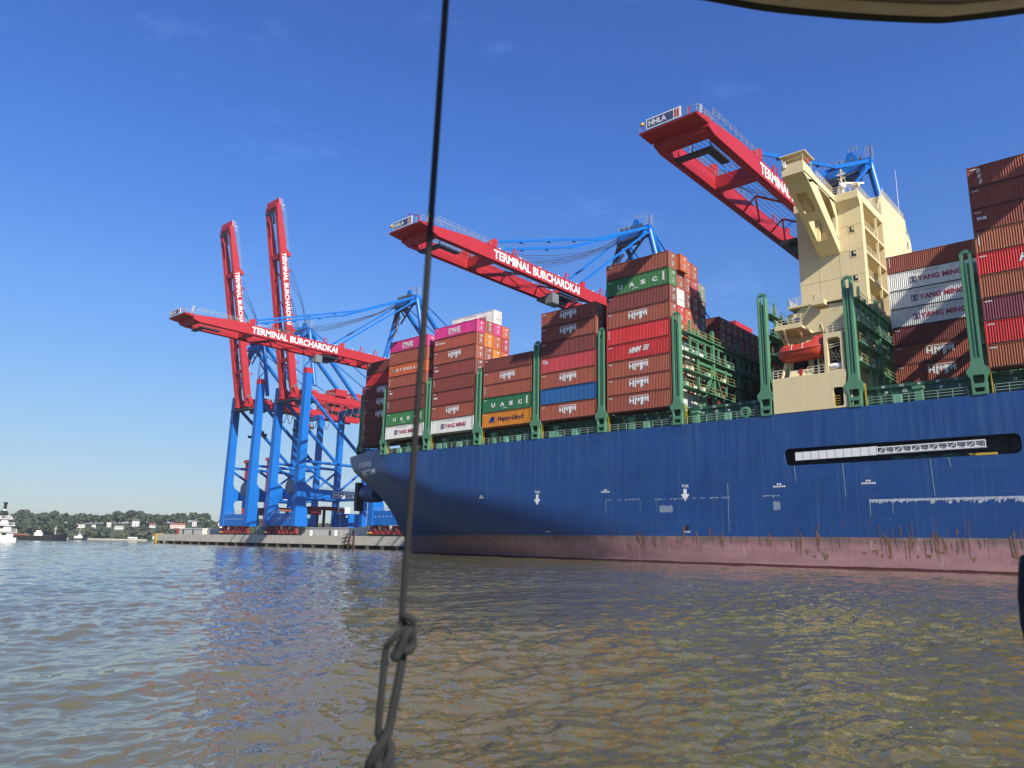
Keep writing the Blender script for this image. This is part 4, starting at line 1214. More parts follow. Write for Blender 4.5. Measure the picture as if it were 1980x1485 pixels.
CF = lambda u, v: (u, .012, v)
LOGO = {}
def logo(kind, L, h):
    k = (kind, L, h)
    if k in LOGO: return LOGO[k]
    m = MB(); m.use(LETTER); cx = L / 2
    if kind == 'bars':            # three block letters hung from a roof line, feet cut to a V
        y1 = h - .62; b = .26
        X = [-1.85, -1.32, -1.02, -.56, -.10, .30, .82, 1.36]
        low = [1.05, 1.25, .95, .98, 1.06, 1.22, 1.16, 1.0]
        X = [-1.75, -1.10, -.70, -.14, .40, .66, 1.16, 1.62]
        dep = [1.02, 1.22, 1.38, .72, 1.52, 1.30, .66, 1.02]
        for x, d in zip(X, dep):
            m.add([CF(cx + x, y1 - .08), CF(cx + x, y1 - d + .1), CF(cx + x + b, y1 - d), CF(cx + x + b, y1 - .08)], [(0, 1, 2, 3)])
        rects(m, [(cx - 1.5, y1 - .68, cx - 1.1, y1 - .46)], CF)
        for x0, x1, x2 in ((-.44, -.05, .40), (.92, 1.28, 1.62)):
            m.add([CF(cx + x0, y1 - .08), CF(cx + x0, y1 - .36), CF(cx + x1, y1 - .95), CF(cx + x1 + .02, y1 - .62)], [(0, 1, 2, 3)])
            m.add([CF(cx + x2, y1 - .08), CF(cx + x1, y1 - .62), CF(cx + x1, y1 - .95), CF(cx + x2, y1 - .36)], [(0, 1, 2, 3)])
        for a, c in ((-1.75, -.74), (-.70, -.02), (.06, .66), (.70, 1.88)):
            m.add([CF(cx + a, y1 + .08), CF(cx + c, y1 + .06), CF(cx + c, y1 + .16), CF(cx + a, y1 + .18)], [(0, 1, 2, 3)])
    elif kind == 'italic':
        letters(m, 'HMM', lambda u, v: CF(cx - 1.8 + u, h * .34 + v * .95 + u * .06), 1.0, 2.5, .05, .45)
        for i in range(4):
            z = h * .34 + .1 + i * .24; rects(m, [(cx + .95 + i * .07, z + .12, cx + 1.95 + i * .07, z + .27)], CF)
    elif kind == 'one':
        y0 = h * .32; H = h * .40; b = .24; x = cx - 1.9
        rects(m, [(x, y0, x + b, y0 + H), (x + 1.05 - b, y0 + .3, x + 1.05, y0 + H), (x + b, y0, x + .7, y0 + b), (x + .2, y0 + H - b, x + 1.05 - b, y0 + H)], CF)
        x += 1.25
        rects(m, [(x, y0, x + b, y0 + H), (x + 1.0 - b, y0, x + 1.0, y0 + H)], CF)
        m.add([CF(x + b, y0 + H), CF(x + b, y0 + H - .42), CF(x + 1.0 - b, y0), CF(x + 1.0 - b, y0 + .42)], [(0, 1, 2, 3)])
        x += 1.22
        rects(m, [(x, y0, x + b, y0 + H), (x + b, y0, x + 1.0, y0 + b), (x + b, y0 + H / 2 - b / 2, x + .9, y0 + H / 2 + b / 2), (x + b, y0 + H - b, x + 1.0, y0 + H)], CF)
        rects(m, [(cx - 1.9 + i * .22, y0 - .26, cx - 1.9 + i * .22 + .15, y0 - .15) for i in range(17)], CF)
    elif kind == 'uasc':
        for i, ch in enumerate('UASC'):
            letters(m, ch, lambda u, v, i=i: CF(2.3 + i * 2.25 + u, h * .34 + v), .80, .95 if ch != 'A' else 1.1, .05)
        rects(m, [(11.0, h * .30, 11.32, h * .82)], CF); rects(m, [(5.2 + i * .3, h * .2, 5.4 + i * .3, h * .25) for i in range(4)], CF)
    elif kind == 'hyundai':
        for i, ch in enumerate('HYUNDAI'):
            letters(m, ch, lambda u, v, i=i: CF(2.55 + i * 1.12 + u, h * .38 + v), .72, .66 if ch != 'I' else .2, .05)
        m.use(paint('logo_teal', (.10, .42, .34))); poly(m, [(1.15, h * .38), (2.15, h * .38), (1.75, h * .66), (1.45, h * .66)], CF)
    elif kind == 'yangming':
        m.use(paint('logo_red', (.62, .03, .07))); x = 3.05
        letters(m, 'YANG MING', lambda u, v: CF(x + 1.1 + u, h * .36 + v), .82, 5.9, .03)
        m.use(paint('logo_violet', (.10, .03, .20)))
        m.prism([(x, h * .33), (x + .92, h * .33), (x + .92, h * .67), (x, h * .67)], lambda u, v, q: (u, .012 + q, v), 0, -.002, [[(x + .1, h * .36), (x + .82, h * .36), (x + .82, h * .64), (x + .1, h * .64)]])
        poly(m, [(x + .16, h * .62), (x + .38, h * .5), (x + .2, h * .38), (x + .72, h * .38), (x + .54, h * .5), (x + .76, h * .62)], CF)
        rects(m, [(x + .6 + i * .3, h * .84, x + .8 + i * .3, h * .87) for i in range(12)], CF)
    elif kind == 'hapag':
        m.use(paint('logo_navy', (.012, .014, .06)))
        letters(m, 'Hapag-Lloyd', lambda u, v: CF(4.1 + u, h * .30 + v), 1.15, 6.2, .02)
        m.use(paint('logo_blue', (.02, .05, .34)))
        poly(m, [(1.75, h * .33), (2.1, h * .33), (2.75, h * .72), (3.15, h * .72), (3.05, h * .66), (2.35, h * .72), (2.0, h * .55)], CF)
        rects(m, [(2.35, h * .33, 2.62, h * .6), (2.85, h * .33, 3.12, h * .66), (2.62, h * .47, 2.85, h * .55)], CF)
    elif kind == 'cai':
        letters(m, 'CAI', lambda u, v: CF(.5 + u, h * .62 + v), .52, 1.15, .04)
    elif kind == 'small':
        letters(m, 'H', lambda u, v: CF(.5 + u, h * .52 + v), .55, .5, .07); rects(m, [(1.3 + i * .22, h * .56, 1.45 + i * .22, h * .68) for i in range(9)], CF)
    elif kind == 'des':
        for i, ch in enumerate('DES'): letters(m, ch, lambda u, v, i=i: CF(1.05 + i * .07 + u, h - .95 - i * .75 + v), .55, .42, .06, .25)
    elif kind == 'badge':
        letters(m, 'M', lambda u, v: CF(.55 + u, h * .50 + v), .42, .5, .06); rects(m, [(1.15, h * .5, 1.55, h * .63)], CF)
    LOGO[k] = m.mesh('container_lettering')
    return LOGO[k]

GROUP = 'containers stacked on the ship'
ORD = ['lowest', 'second from bottom', 'third from bottom', 'fourth from bottom', 'fifth from bottom', 'sixth from bottom', 'seventh from bottom', 'eighth from bottom', 'ninth from bottom']
def container(x, y, z, h, colour, label, logo_k=None, detail=2, L=CL, mark='s'):
    t = thing('shipping_container', label, 'container', (x, y, z), GROUP)
    M = cmeshes(L, h); c = CC[colour]
    linkobj('body', M['body'], t, mat=c)
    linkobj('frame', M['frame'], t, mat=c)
    w = (CWD - .34) / 2
    for k in range(2):
        d = linkobj('door', M['door'], t, (L - .11, .17 + k * w, 0), mat=c)
        if detail >= 2:
            for yb in (.28, .80):
                b = bpy.data.objects.new('lock_bar', M['bar']); COL.objects.link(b); b.parent = d; b.location = (0, yb, 0)
            if k == 1:
                b = bpy.data.objects.new('marking', M['mark']); COL.objects.link(b); b.parent = d
    if mark == 's': linkobj('marking', M['smark'], t)
    if mark == 'v': linkobj('marking', M['vmark'], t)
    if mark: linkobj('sticker', M['ymark'], t)
    if logo_k:
        linkobj('lettering', logo(logo_k, L, h), t)
    return t

H9, H8 = 2.896, 2.591
BASE = 23.92
LOOK = {'bars': 'with white block lettering', 'italic': 'with white slanted lettering', 'one': 'with big white capitals', 'uasc': 'with spaced white capitals', 'hyundai': 'with spaced white letters',
        'yangming': 'with dark red lettering', 'hapag': 'with navy lettering', 'cai': 'with small white letters', 'small': 'with small white logo', 'des': 'with vertical white letters', 'badge': 'with small white badge'}
def stack(x, row, tiers, place, heights=None, detail=2, y=None):
    """tiers: (colour, logo, mark) from the bottom up"""
    z = BASE; yy = YS + .02 + 2.5 * row if y is None else y
    n = len(tiers)
    for i, t in enumerate(tiers):
        colour, lg, mk_ = (t + (None, 's'))[:3] if len(t) < 3 else t
        if len(t) == 2: colour, lg = t; mk_ = 's'
        h = heights[i] if heights else H9
        pos = 'topmost' if i == n - 1 else ORD[i]
        look = LOOK.get(lg, '') if lg else ''
        lab = f"{colour} container {look + ' ' if look else ''}{pos} {place}".replace('  ', ' ')
        container(x, yy, z, h, colour, lab, lg, detail, mark=mk_)
        z += h

B = 'brown'; M_ = 'maroon'
# stack at the very stern (set in from the side)
stack(-142.8, 0, [('dark brown', None, 'v'), ('dark brown', None, 'v'), (M_, 'bars'), (M_, 'bars'), (M_, 'bars'), ('bright red', None, 's'), (M_, None, 's')], 'in the stack at the very stern', detail=1, y=108.0)
stack(-128.2, 0, [('white', 'yangming'), ('light green', 'uasc'), (M_, None, 'v'), (M_, 'badge'), (B, None, 'v'), ('orange', 'hyundai'), (B, None, 's'), ('magenta', 'one')], 'in second stack from the stern', [H9, H9, H9, H8, H8, H8, H9, H8])
stack(-113.7, 0, [('white', 'yangming'), (B, 'bars'), (M_, 'badge'), (M_, None, 'v'), (M_, 'badge'), (B, 'bars'), ('red brown', 'small'), ('magenta', 'one')], 'in third stack from the stern', [H9, H9, H9, H9, H9, H9, H8, H8])
stack(-99.1, 0, [('yellow orange', 'hapag'), ('green', 'uasc'), (B, None, 'v'), (B, 'bars'), (M_, None, 's')], 'in the low five-high stack', [H9, H9, H8, H8, H8])
stack(-84.7, 0, [(B, 'bars'), ('blue', None, None), (B, 'bars'), ('faded red', 'cai'), (M_, None, 's'), (B, 'bars'), (B, 'bars')], 'in the stack with blue container')
stack(-70.2, 0, [(B, 'bars'), (B, 'bars'), (B, 'bars'), ('bright red', 'italic'), ('bright red', None, 'v'), (B, 'bars'), (M_, None, 's'), ('light green', 'uasc'), (B, None, 's')], 'in nine-high stack left of tower')
stack(-29.9, 7, [(B, None), (B, 'bars'), (B, 'bars'), (M_, None, 's'), ('white', 'yangming'), ('white', 'yangming'), ('white', 'yangming'), (B, None, 'v')], 'in the stack right of tower', detail=1)
stack(-15.3, 0, [('tan brown', None, 's'), ('bright red', 'italic'), ('purple brown', None, 's'), ('tan brown', None, None), ('bright red', 'italic'), ('tan brown', None, 'v'), (B, 'badge'), (B, None, 's'), (B, 'des')], 'in the right-edge stack', detail=1)

# rows further inboard, seen by their door ends
def inner(x, row, cols, place, detail=2):
    stack(x, row, [(c, None, None) for c in cols], place, detail=detail)
inner(-128.2, 1, [M_, B, M_, 'dark brown', B, M_], 'one row inboard of second stern stack', 1)
inner(-128.2, 2, [M_, B, B, 'dark brown', B, M_, B], 'two rows inboard of second stern stack', 1)
inner(-113.7, 1, [B, M_, B, B, 'orange', B, 'yellow orange'], 'one row behind the third stern stack')
z1 = BASE + 7 * H9
container(-113.7, YS + .02 + 2.5, z1 - .0, H8, B, 'brown door end topmost one row behind third stern stack, left of pink', None, 2, mark=None)
inner(-113.7, 2, [B, M_, B, B, B, 'yellow orange', 'orange'], 'directly under the lone white container')
container(-113.7, YS + .02 + 5.0, z1, H8, 'magenta', 'magenta door end topmost but one, right under the lone white container', None, 2, mark=None)
container(-113.7, YS + .02 + 5.0, z1 + H8, H9, 'white', 'lone white container riding on top behind the magenta container', 'yangming', 2, mark=None)
stack(-113.7, 3, [(c, None, None) for c in (B, M_, B, M_, B, 'orange', 'faded red', 'orange')], 'three rows behind the third stern stack', [H9] * 7 + [H8])
inner(-99.1, 1, [B, M_, B, 'dark brown'], 'one row behind the low five-high stack', 1)
inner(-84.7, 1, [M_, 'dark brown', B, M_, 'dark brown', M_, B], 'one row behind stack with blue container', 1)
P9 = 'behind nine-high stack'
inner(-70.2, 1, ['white', 'white', B, 'white', 'orange', 'bright red', 'white', 'red brown'], 'one row ' + P9)
inner(-70.2, 2, ['white', B, 'white', 'white', B, 'orange', M_, 'red brown', 'orange'], 'two rows ' + P9)
inner(-70.2, 3, ['white', 'white', 'dark brown', 'white', 'light green', 'red brown', 'purple brown', 'faded red', 'red brown'], 'three rows ' + P9)
inner(-70.2, 4, ['white', B, 'white', 'white', M_, 'slate blue', 'dark brown', 'grey green'], 'four rows ' + P9)
container(-70.95, YS + .02 + 2.5, BASE + 8 * H9, H9, 'orange', 'long orange container overhanging on top behind the nine-high stack', None, 2, 13.72, None)
PD = 'of shaded block by tower'
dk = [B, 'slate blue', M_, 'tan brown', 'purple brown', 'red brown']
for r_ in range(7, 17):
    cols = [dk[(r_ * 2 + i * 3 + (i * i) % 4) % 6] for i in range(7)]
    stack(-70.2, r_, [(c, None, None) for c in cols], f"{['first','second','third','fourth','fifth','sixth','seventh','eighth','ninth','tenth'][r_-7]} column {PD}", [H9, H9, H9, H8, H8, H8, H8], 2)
inner(-55.9, 14, [M_, B, 'dark brown', M_, B, 'dark brown', M_], 'of lone dark stack beyond shaded block', 1)

# ================================================================== SHIP-TO-SHORE CRANES
CG = 'ship to shore cranes along the quay'
NAVYSIGN = paint('sign_navy', (.06, .10, .20), .4)
GREYSIGN = paint('sign_grey', (.45, .47, .48), .5)
ROPEM = paint('wire_rope', (.05, .055, .06), .6)
HY = 170.0
def crane(cx, phi, label, lod=2, lw=10.2, hz=63.5, by=0.0, reel=False):
    BLEN = 81.2 if phi > 45 else 77.5
    HZ = hz
    root = thing('gantry_crane', label, 'crane', (cx, 187, QZ), CG)
    ca, sa = math.cos(RAD(phi)), math.sin(RAD(phi))
    def P(t, w, n): return (cx + w, HY - t * ca + n * sa, HZ + t * sa + n * ca)
    def part(mb, name, mat, parent=root, sm=None): return mb.build(name, mat, parent, sm)
    LW, LY0, LY1 = lw, 172.0, 205.0
    # --- portal
    for s in (-1, 1):
        x = cx + s * LW
        top = 71.0 if s > 0 else 67.0
        l_ = MB(); l_.hexa([(x - 1.5, LY0 - 1.5, 8.2), (x + 1.5, LY0 - 1.5, 8.2), (x + 1.5, LY0 + 1.9, 8.2), (x - 1.5, LY0 + 1.9, 8.2), (x - 1.3, LY0 - 1.3, top), (x + 1.3, LY0 - 1.3, top), (x + 1.3, LY0 + 1.6, top), (x - 1.3, LY0 + 1.6, top)])
        FN = lambda u, v, q: (q, u, v)
        for xx in (x,):
            l_.prism([(LY0 + 1.85, 8.2), (LY0 + 4.6, 8.2), (LY0 + 4.2, 14), (LY0 + 3.0, 18.2), (LY0 + 3.6, 19.4), (LY0 + 6, 20.0), (LY0 + 6, 23.5), (LY0 + 3, 25.2), (LY0 + 1.8, 27)], FN, x - 1.2, x + 1.2)
        part(l_, 'leg', CBLUE)
        if s > 0 or phi < 45:
            part(MB().box(x - 1.36, x + 1.36, LY0 - 1.36, LY0 + 1.66, top, top + 2.2), 'leg_cap', CRED)
        part(MB().box(x - 1.1, x + 1.1, LY1 - 1.2, LY1 + 1.2, 9.0, 61.5), 'leg', CBLUE)
        pb = part(MB().box(x - 1.0, x + 1.0, LY0 + 6, LY1 - 1.25, 20.0, 23.5), 'portal_beam', CBLUE)
        r = MB(); r.rail([(x + .9, LY0 + 6, 23.5), (x + .9, LY1, 23.5)], 1.1, 2.2, .05, 2); part(r, 'hand_rail', GALV, pb)
        if s > 0:
            sg = MB().box(x + 1.02, x + 1.12, 188.0, 199.5, 20.4, 23.0)
            so = part(sg, 'sign_board', WHITE, pb)
            part(MB().box(x + 1.13, x + 1.16, 188.3, 193.4, 20.65, 22.75), 'sign_panel', NAVYSIGN, so)
            part(MB().box(x + 1.13, x + 1.16, 193.8, 199.2, 20.65, 22.75), 'sign_panel', GREYSIGN, so)
            t_ = MB(); letters(t_, 'HHLA', lambda u, v: (x + 1.18, 188.7 + u, 21.05 + v), 1.25, 4.0, .03); part(t_, 'lettering', LETTER, so)
            t_ = MB(); letters(t_, '1 2 4', lambda u, v: (x + 1.18, 194.9 + u, 21.2 + v), .9, 2.6, .03); part(t_, 'lettering', NAVYSIGN, so)
        part(MB().tube([(x, LY0 + 1.5, 34.5), (x, LY1 - 1.2, 34.5)], .6, 10), 'tie_tube', CBLUE, sm=50)
        part(MB().tube([(x, LY0 + 1.5, 62.5), (x, LY1 - 1.2, 37.5)], .75, 10), 'diagonal_brace', CBLUE, sm=50)
        part(MB().tube([(x, LY0 + 1.5, 33), (x, LY0 + 19, 23.5)], .55, 10), 'diagonal_brace', CBLUE, sm=50)
        part(MB().tube([(x, LY1 - 1.2, 33), (x, LY0 + 20, 23.5)], .5, 10), 'diagonal_brace', CBLUE, sm=50)
    for y, z0, z1 in ((LY0 + .2, 8.4, 13.4), (LY1, 9.0, 13.0)):
        sb = part(MB().box(cx - LW + 1.52, cx + LW - 1.52, y - 1.25, y + 1.25, z0, z1), 'sill_beam', CBLUE)
        r = MB(); r.rail([(cx - LW + 2, y - 1.1, z1), (cx + LW - 2, y - 1.1, z1)], 1.1, 2.5, .05, 2); part(r, 'hand_rail', GALV, sb)
        b = MB()
        for k in range(8): b.box(cx - 7.5 + k * 2.1, cx - 7.2 + k * 2.1, y - 1.34, y - 1.25, 11.2, 11.5)
        part(b, 'lamp_row', WHITE, sb)
    part(MB().box(cx - LW + 1.1, cx + LW - 1.1, LY1 - .9, LY1 + .9, 20.2, 23.2), 'cross_beam', CBLUE)
    part(MB().box(cx - LW + 1.3, cx + LW - 1.3, LY0 - 1.0, LY0 + 1.2, 60.2, 62.1), 'cross_beam', CRED)
    part(MB().box(cx - LW + 1.1, cx + LW - 1.1, LY1 - 1.0, LY1 + 1.0, 59.5, 61.9), 'cross_beam', CBLUE)
    # --- travelling gear
    for y in (LY0, LY1):
        for k in range(8 if y == LY0 else 4):
            bx = cx - LW - .4 + k * ((2 * LW + .8) / (7 if y == LY0 else 3)); 
            b = MB()
            b.add([(bx - 1.2, y - .55, QZ + .75), (bx + 1.2, y - .55, QZ + .75), (bx + .55, y - .55, QZ + 2.2), (bx - .55, y - .55, QZ + 2.2), (bx - 1.2, y + .55, QZ + .75), (bx + 1.2, y + .55, QZ + .75), (bx + .55, y + .55, QZ + 2.2), (bx - .55, y + .55, QZ + 2.2)],
                  [(0, 1, 2, 3), (7, 6, 5, 4), (0, 4, 5, 1), (3, 2, 6, 7), (1, 5, 6, 2), (0, 3, 7, 4)])
            b.box(bx - .3, bx + .3, y - .4, y + .4, QZ + 2.2, QZ + 3.4)
            if k % 2 == 0 and y == LY0: b.add([(bx - .3, y - .6, QZ + 3.72), (bx + 3.4, y - .6, QZ + 3.72), (bx + 2.4, y - .6, QZ + 2.6), (bx + .7, y - .6, QZ + 2.6), (bx - .3, y + .6, QZ + 3.72), (bx + 3.4, y + .6, QZ + 3.72), (bx + 2.4, y + .6, QZ + 2.6), (bx + .7, y + .6, QZ + 2.6)], [(3, 2, 1, 0), (4, 5, 6, 7), (0, 1, 5, 4), (2, 3, 7, 6), (1, 2, 6, 5), (3, 0, 4, 7)])
            bo = part(b, 'bogie', BOGRED)
            if y == LY0:
                for dx in (-.75, .75):
                    part(MB().lathe([(.05, -.45), (.5, -.42), (.5, -.2), (.42, -.15), (.42, .4), (.05, .42)], (bx + dx, y, QZ + .52), 'Y', 12), 'wheel', CDARK, bo)
    part(MB().box(cx - LW - 1.0, cx - LW + 1.2, LY0 - 1.6, LY0 - 1.2, QZ + 1.0, QZ + 1.5), 'buffer', YELLOW)
    if reel:
        part(MB().lathe([(.3, -.5), (3.0, -.35), (3.2, 0), (3.0, .35), (.3, .5)], (cx - 2.5, LY0 + 4.0, 24.8), 'Y', 26), 'cable_reel', paint('reel_grey', (.30, .31, .31), .5), sm=50)
        part(MB().box(cx - 4.6, cx - .4, LY0 + 4.6, LY0 + 6.6, 16.5, 24), 'reel_frame', CBLUE)
        part(MB().box(cx - LW + 1.5, cx + LW - 1.5, LY0 + 5.2, LY0 + 6.4, 20.5, 23.2), 'cross_beam', CBLUE)
    # --- boom, hinged at the waterside legs
    G, T = 3.95, 1.35
    tp = MB()
    for s in (-1, 1):
        b = MB(); w0, w1 = s * G - T / 2, s * G + T / 2
        FB = lambda u, v, q: P(u, q, v)
        b.prism([(-1.2, -1.5), (-1.2, 1.3), (1, 1.5), (66, 1.5), (BLEN - .6, .35), (BLEN, -.9), (BLEN - 2, -1.5)], FB, w0, w1)
        gi = part(b, 'boom_girder', CRED)
        rl = MB(); rl.beam(P(2, s * (G - T / 2 - .35), -1.2), P(BLEN - 4, s * (G - T / 2 - .35), -1.2), .7, .2, P(0, 0, 1)); rl.beam(P(2, s * (G + .1), -1.62), P(BLEN - 6, s * (G + .1), -1.62), .25, .2); part(rl, 'trolley_rail', CRED, gi)
        r = MB()
        up = Vector(P(0, 0, 1)) - Vector(P(0, 0, 0))
        ww = s * (G + .55)
        def railing(t0, t1, n0, w_, h=1.15, step=2.0):
            k = max(1, round(abs(t1 - t0) / step))
            for i in range(k + 1):
                t = t0 + (t1 - t0) * i / k; r.beam(P(t, w_, n0), P(t, w_, n0 + h), .06, .06, (1, 0, 0))
            for j in (.5, 1): r.beam(P(t0, w_, n0 + h * j), P(t1, w_, n0 + h * j), .06, .06, (1, 0, 0))
        railing(46, BLEN - 1.5, 1.55, s * (G - .6)); railing(60.5, BLEN - 1.5, 1.55, s * (G + .7))
        part(r, 'hand_rail', GALV, gi)
        if s > 0:
            t_ = MB(); up_ = .04
            letters(t_, 'TERMINAL BURCHARDKAI', lambda u, v: P(59.4 - u, w1 + up_, -1.02 + v), 2.05, 30.9, .026); part(t_, 'lettering', LETTER, gi)
        bl = MB(); bl.add([P(61.5, w0, 1.4), P(58.6, w0, 1.4), P(58.2, w0, 3.3), P(59.3, w0, 3.5), P(61.5, w1, 1.4), P(58.6, w1, 1.4), P(58.2, w1, 3.3), P(59.3, w1, 3.5)], [(0, 1, 2, 3), (7, 6, 5, 4), (0, 4, 5, 1), (1, 5, 6, 2), (2, 6, 7, 3), (3, 7, 4, 0)])
        bl.add([P(28, w0 + .4, 1.4), P(25.6, w0 + .4, 1.4), P(25.6, w0 + .4, 3.2), P(26.6, w0 + .4, 3.2), P(28, w1 - .4, 1.4), P(25.6, w1 - .4, 1.4), P(25.6, w1 - .4, 3.2), P(26.6, w1 - .4, 3.2)], [(0, 1, 2, 3), (7, 6, 5, 4), (0, 4, 5, 1), (1, 5, 6, 2), (2, 6, 7, 3), (3, 7, 4, 0)])
        part(bl, 'stay_bracket', CRED, gi)
        pg = MB()
        for t in (33.5, 52.5, 13, 19): pg.beam(P(t, s * G, 1.5), P(t - .5, s * G, 3.6), .3, .35); pg.beam(P(t - .9, s * G + .3, 1.5), P(t - 1.3, s * G + .3, 3.3), .16, .16)
        part(pg, 'rope_support', CRED, gi)
        lm = MB()
        for t in range(8, 62, 7): lm.beam(P(t, s * G, 1.5), P(t, s * G, 1.9), .12, .12); lm.beam(P(t - .3, s * G, 1.95), P(t + .3, s * G, 1.95), .35, .16)
        part(lm, 'floodlight', WHITE, gi)
    for t, n0, n1, d in ((BLEN - 1.6, -1.2, .5, 2.6), (58.5, -1.3, .9, 2.0), (14, -1.2, .4, 1.5)):
        b = MB(); W = G - T / 2 - .02
        b.hexa([P(t + d / 2, -W, n0), P(t + d / 2, W, n0), P(t - d / 2, W, n0), P(t - d / 2, -W, n0), P(t + d / 2, -W, n1), P(t + d / 2, W, n1), P(t - d / 2, W, n1), P(t - d / 2, -W, n1)])
        co = part(b, 'boom_tie', CRED)
        r = MB()
        for k in range(7): w_ = -W + 2 * W * k / 6; r.beam(P(t + d / 2 - .1, w_, n1), P(t + d / 2 - .1, w_, n1 + 1.15), .06, .06, (1, 0, 0))
        for j in (.55, 1.15): r.beam(P(t + d / 2 - .1, -W, n1 + j), P(t + d / 2 - .1, W, n1 + j), .06, .06)
        part(r, 'hand_rail', GALV, co)
    # tip platform with sign
    b = MB(); b.hexa([P(BLEN + 2.4, -G - 1.6, .15), P(BLEN + 2.4, G + .1, .15), P(BLEN - .3, G + .6, -.35), P(BLEN - .3, -G - 1.2, -.35), P(BLEN + 2.5, -G - 1.7, .45), P(BLEN + 2.5, G + .2, .45), P(BLEN - .3, G + .8, .45), P(BLEN - .3, -G - 1.2, .45)])
    b.hexa([P(BLEN - .2, -G, -1.45), P(BLEN - .2, G, -1.45), P(BLEN - 1.5, G, -1.5), P(BLEN - 1.5, -G, -1.5), P(BLEN - .2, -G, -.3), P(BLEN - .2, G, -.3), P(BLEN - 1.5, G, -.3), P(BLEN - 1.5, -G, -.3)])
    tp = part(b, 'tip_platform', CRED)
    b = MB()
    b.hexa([P(BLEN + 2.56, -G - .3, .55), P(BLEN + 2.56, 1.6, .55), P(BLEN + 2.48, 1.6, .55), P(BLEN + 2.48, -G - .3, .55), P(BLEN + 2.56, -G - .3, 2.25), P(BLEN + 2.56, 1.6, 2.25), P(BLEN + 2.48, 1.6, 2.25), P(BLEN + 2.48, -G - .3, 2.25)])
    sg = part(b, 'sign_board', WHITE, tp)
    b = MB(); q = BLEN + 2.58
    b.add([P(q, -G - .1, .72), P(q, .35, .72), P(q, .35, 2.08), P(q, -G - .1, 2.08)], [(0, 1, 2, 3)]); part(b, 'sign_panel', NAVYSIGN, sg)
    b = MB(); 
    for a in (.55, .98): b.add([P(q, a, .72), P(q, a + .3, .72), P(q, a + .3, 2.08), P(q, a, 2.08)], [(0, 1, 2, 3)])
    part(b, 'sign_stripe', CRED, sg)
    t_ = MB(); letters(t_, 'HHLA', lambda u, v: P(q + .03, -G + .15 + u, .95 + v), .9, 3.0, .03); part(t_, 'lettering', LETTER, sg)
    r = MB()
    for w_ in np.linspace(-G - 1.6, G, 8): r.beam(P(BLEN + 2.3, w_, .45), P(BLEN + 2.3, w_, 1.75), .06, .06, (1, 0, 0))
    for j in (1.1, 1.75): r.beam(P(BLEN + 2.3, -G - 1.6, j), P(BLEN + 2.3, G, j), .06, .06); r.beam(P(BLEN + 2.3, G + .1, j), P(BLEN - 3, G + .6, j), .06, .06)
    r.beam(P(BLEN + .2, G - .6, .45), P(BLEN - .4, G - .6, 3.2), .5, .18, (1, 0, 0))
    part(r, 'hand_rail', GALV, tp)
    part(MB().lathe([(.05, -.3), (.3, -.2), (.3, .2), (.05, .35)], P(BLEN + 2.2, -G - 1.2, 1.9), 'Z', 10), 'warning_lamp', YELLOW, tp)
    b = MB(); b.beam(P(BLEN + 1.5, G - 1.6, .5), P(BLEN + 1.5, G - 1.6, 2.4), .18, .18, (1, 0, 0))
    if -120 < cx < -100: b.beam(P(BLEN + 1.3, G - 1.6, 2.4), P(BLEN + 1.6, -G + 3.0, 3.6), .2, .16, (1, 0, 0))
    part(b, 'tip_derrick', CRED, tp)
    # maintenance frame hanging under the tip, lattice bracing between the girders
    b = MB(); b.hexa([P(BLEN - 3.2, -2.9, -2.6), P(BLEN - 3.2, 3.6, -2.6), P(BLEN - 4.6, 3.6, -2.6), P(BLEN - 4.6, -2.9, -2.6), P(BLEN - 3.2, -2.9, -2.25), P(BLEN - 3.2, 3.6, -2.25), P(BLEN - 4.6, 3.6, -2.25), P(BLEN - 4.6, -2.9, -2.25)])
    b.hexa([P(BLEN - 4.7, 2.2, -2.6), P(BLEN - 4.7, 3.6, -2.6), P(BLEN - 9, 3.6, -2.6), P(BLEN - 9, 2.2, -2.6), P(BLEN - 4.7, 2.2, -2.25), P(BLEN - 4.7, 3.6, -2.25), P(BLEN - 9, 3.6, -2.25), P(BLEN - 9, 2.2, -2.25)])
    for w_ in (-2.4, 0, 3.0): b.beam(P(BLEN - 3.8, w_, -2.3), P(BLEN - 3.8, w_, -.8), .12, .12, (1, 0, 0))
    part(b, 'service_frame', CDARK)
    for t in (48, 36, 24, 9):
        b = MB(); wi = G - T / 2
        b.tube([P(t, -wi, -1.0), P(t + 3.4, 0.2, -.7), P(t - 1.5, wi, -1.0)], .2, 6); b.tube([P(t - 6.5, -wi, -1.0), P(t + 3.4, .2, -.7)], .17, 6)
        part(b, 'lattice_brace', CRED)
    if phi < 45:
        for k in range(7):
            w_ = -2.4 + .8 * k
            part(MB().tube([P(BLEN - 3, w_, .1), P(40, w_, .35), P(4, w_, .6)], .045, 4, caps=False), 'hoist_rope', ROPEM)
    # --- rear girders
    for s in (-1, 1):
        b = MB().box(cx + s * G - T / 2, cx + s * G + T / 2, HY + 1.3, 232, HZ - 1.5, HZ + 1.4)
        gi = part(b, 'rear_girder', CRED)
        r = MB(); r.rail([(cx + s * (G + .9), HY + 3, HZ + 1.45), (cx + s * (G + .9), 231, HZ + 1.45)], 1.1, 2.4, .05, 2); part(r, 'hand_rail', GALV, gi)
    part(MB().box(cx - 6.5, cx + 6.5, 213, 224, HZ + 2.0, 74.4), 'machinery_house', CRED)
    part(MB().box(cx - 5.6, cx + 6.0, 226, 239, HZ + 2.0, 76.4), 'machinery_house', CRED)
    part(MB().box(cx - 2.5, cx + 5.5, 190, 196, HZ + 1.6, HZ + 4.6), 'electrical_house', CRED)
    part(MB().box(cx - 4.5, cx + .5, 180, 184, HZ + 1.6, HZ + 3.4), 'electrical_house', CRED)
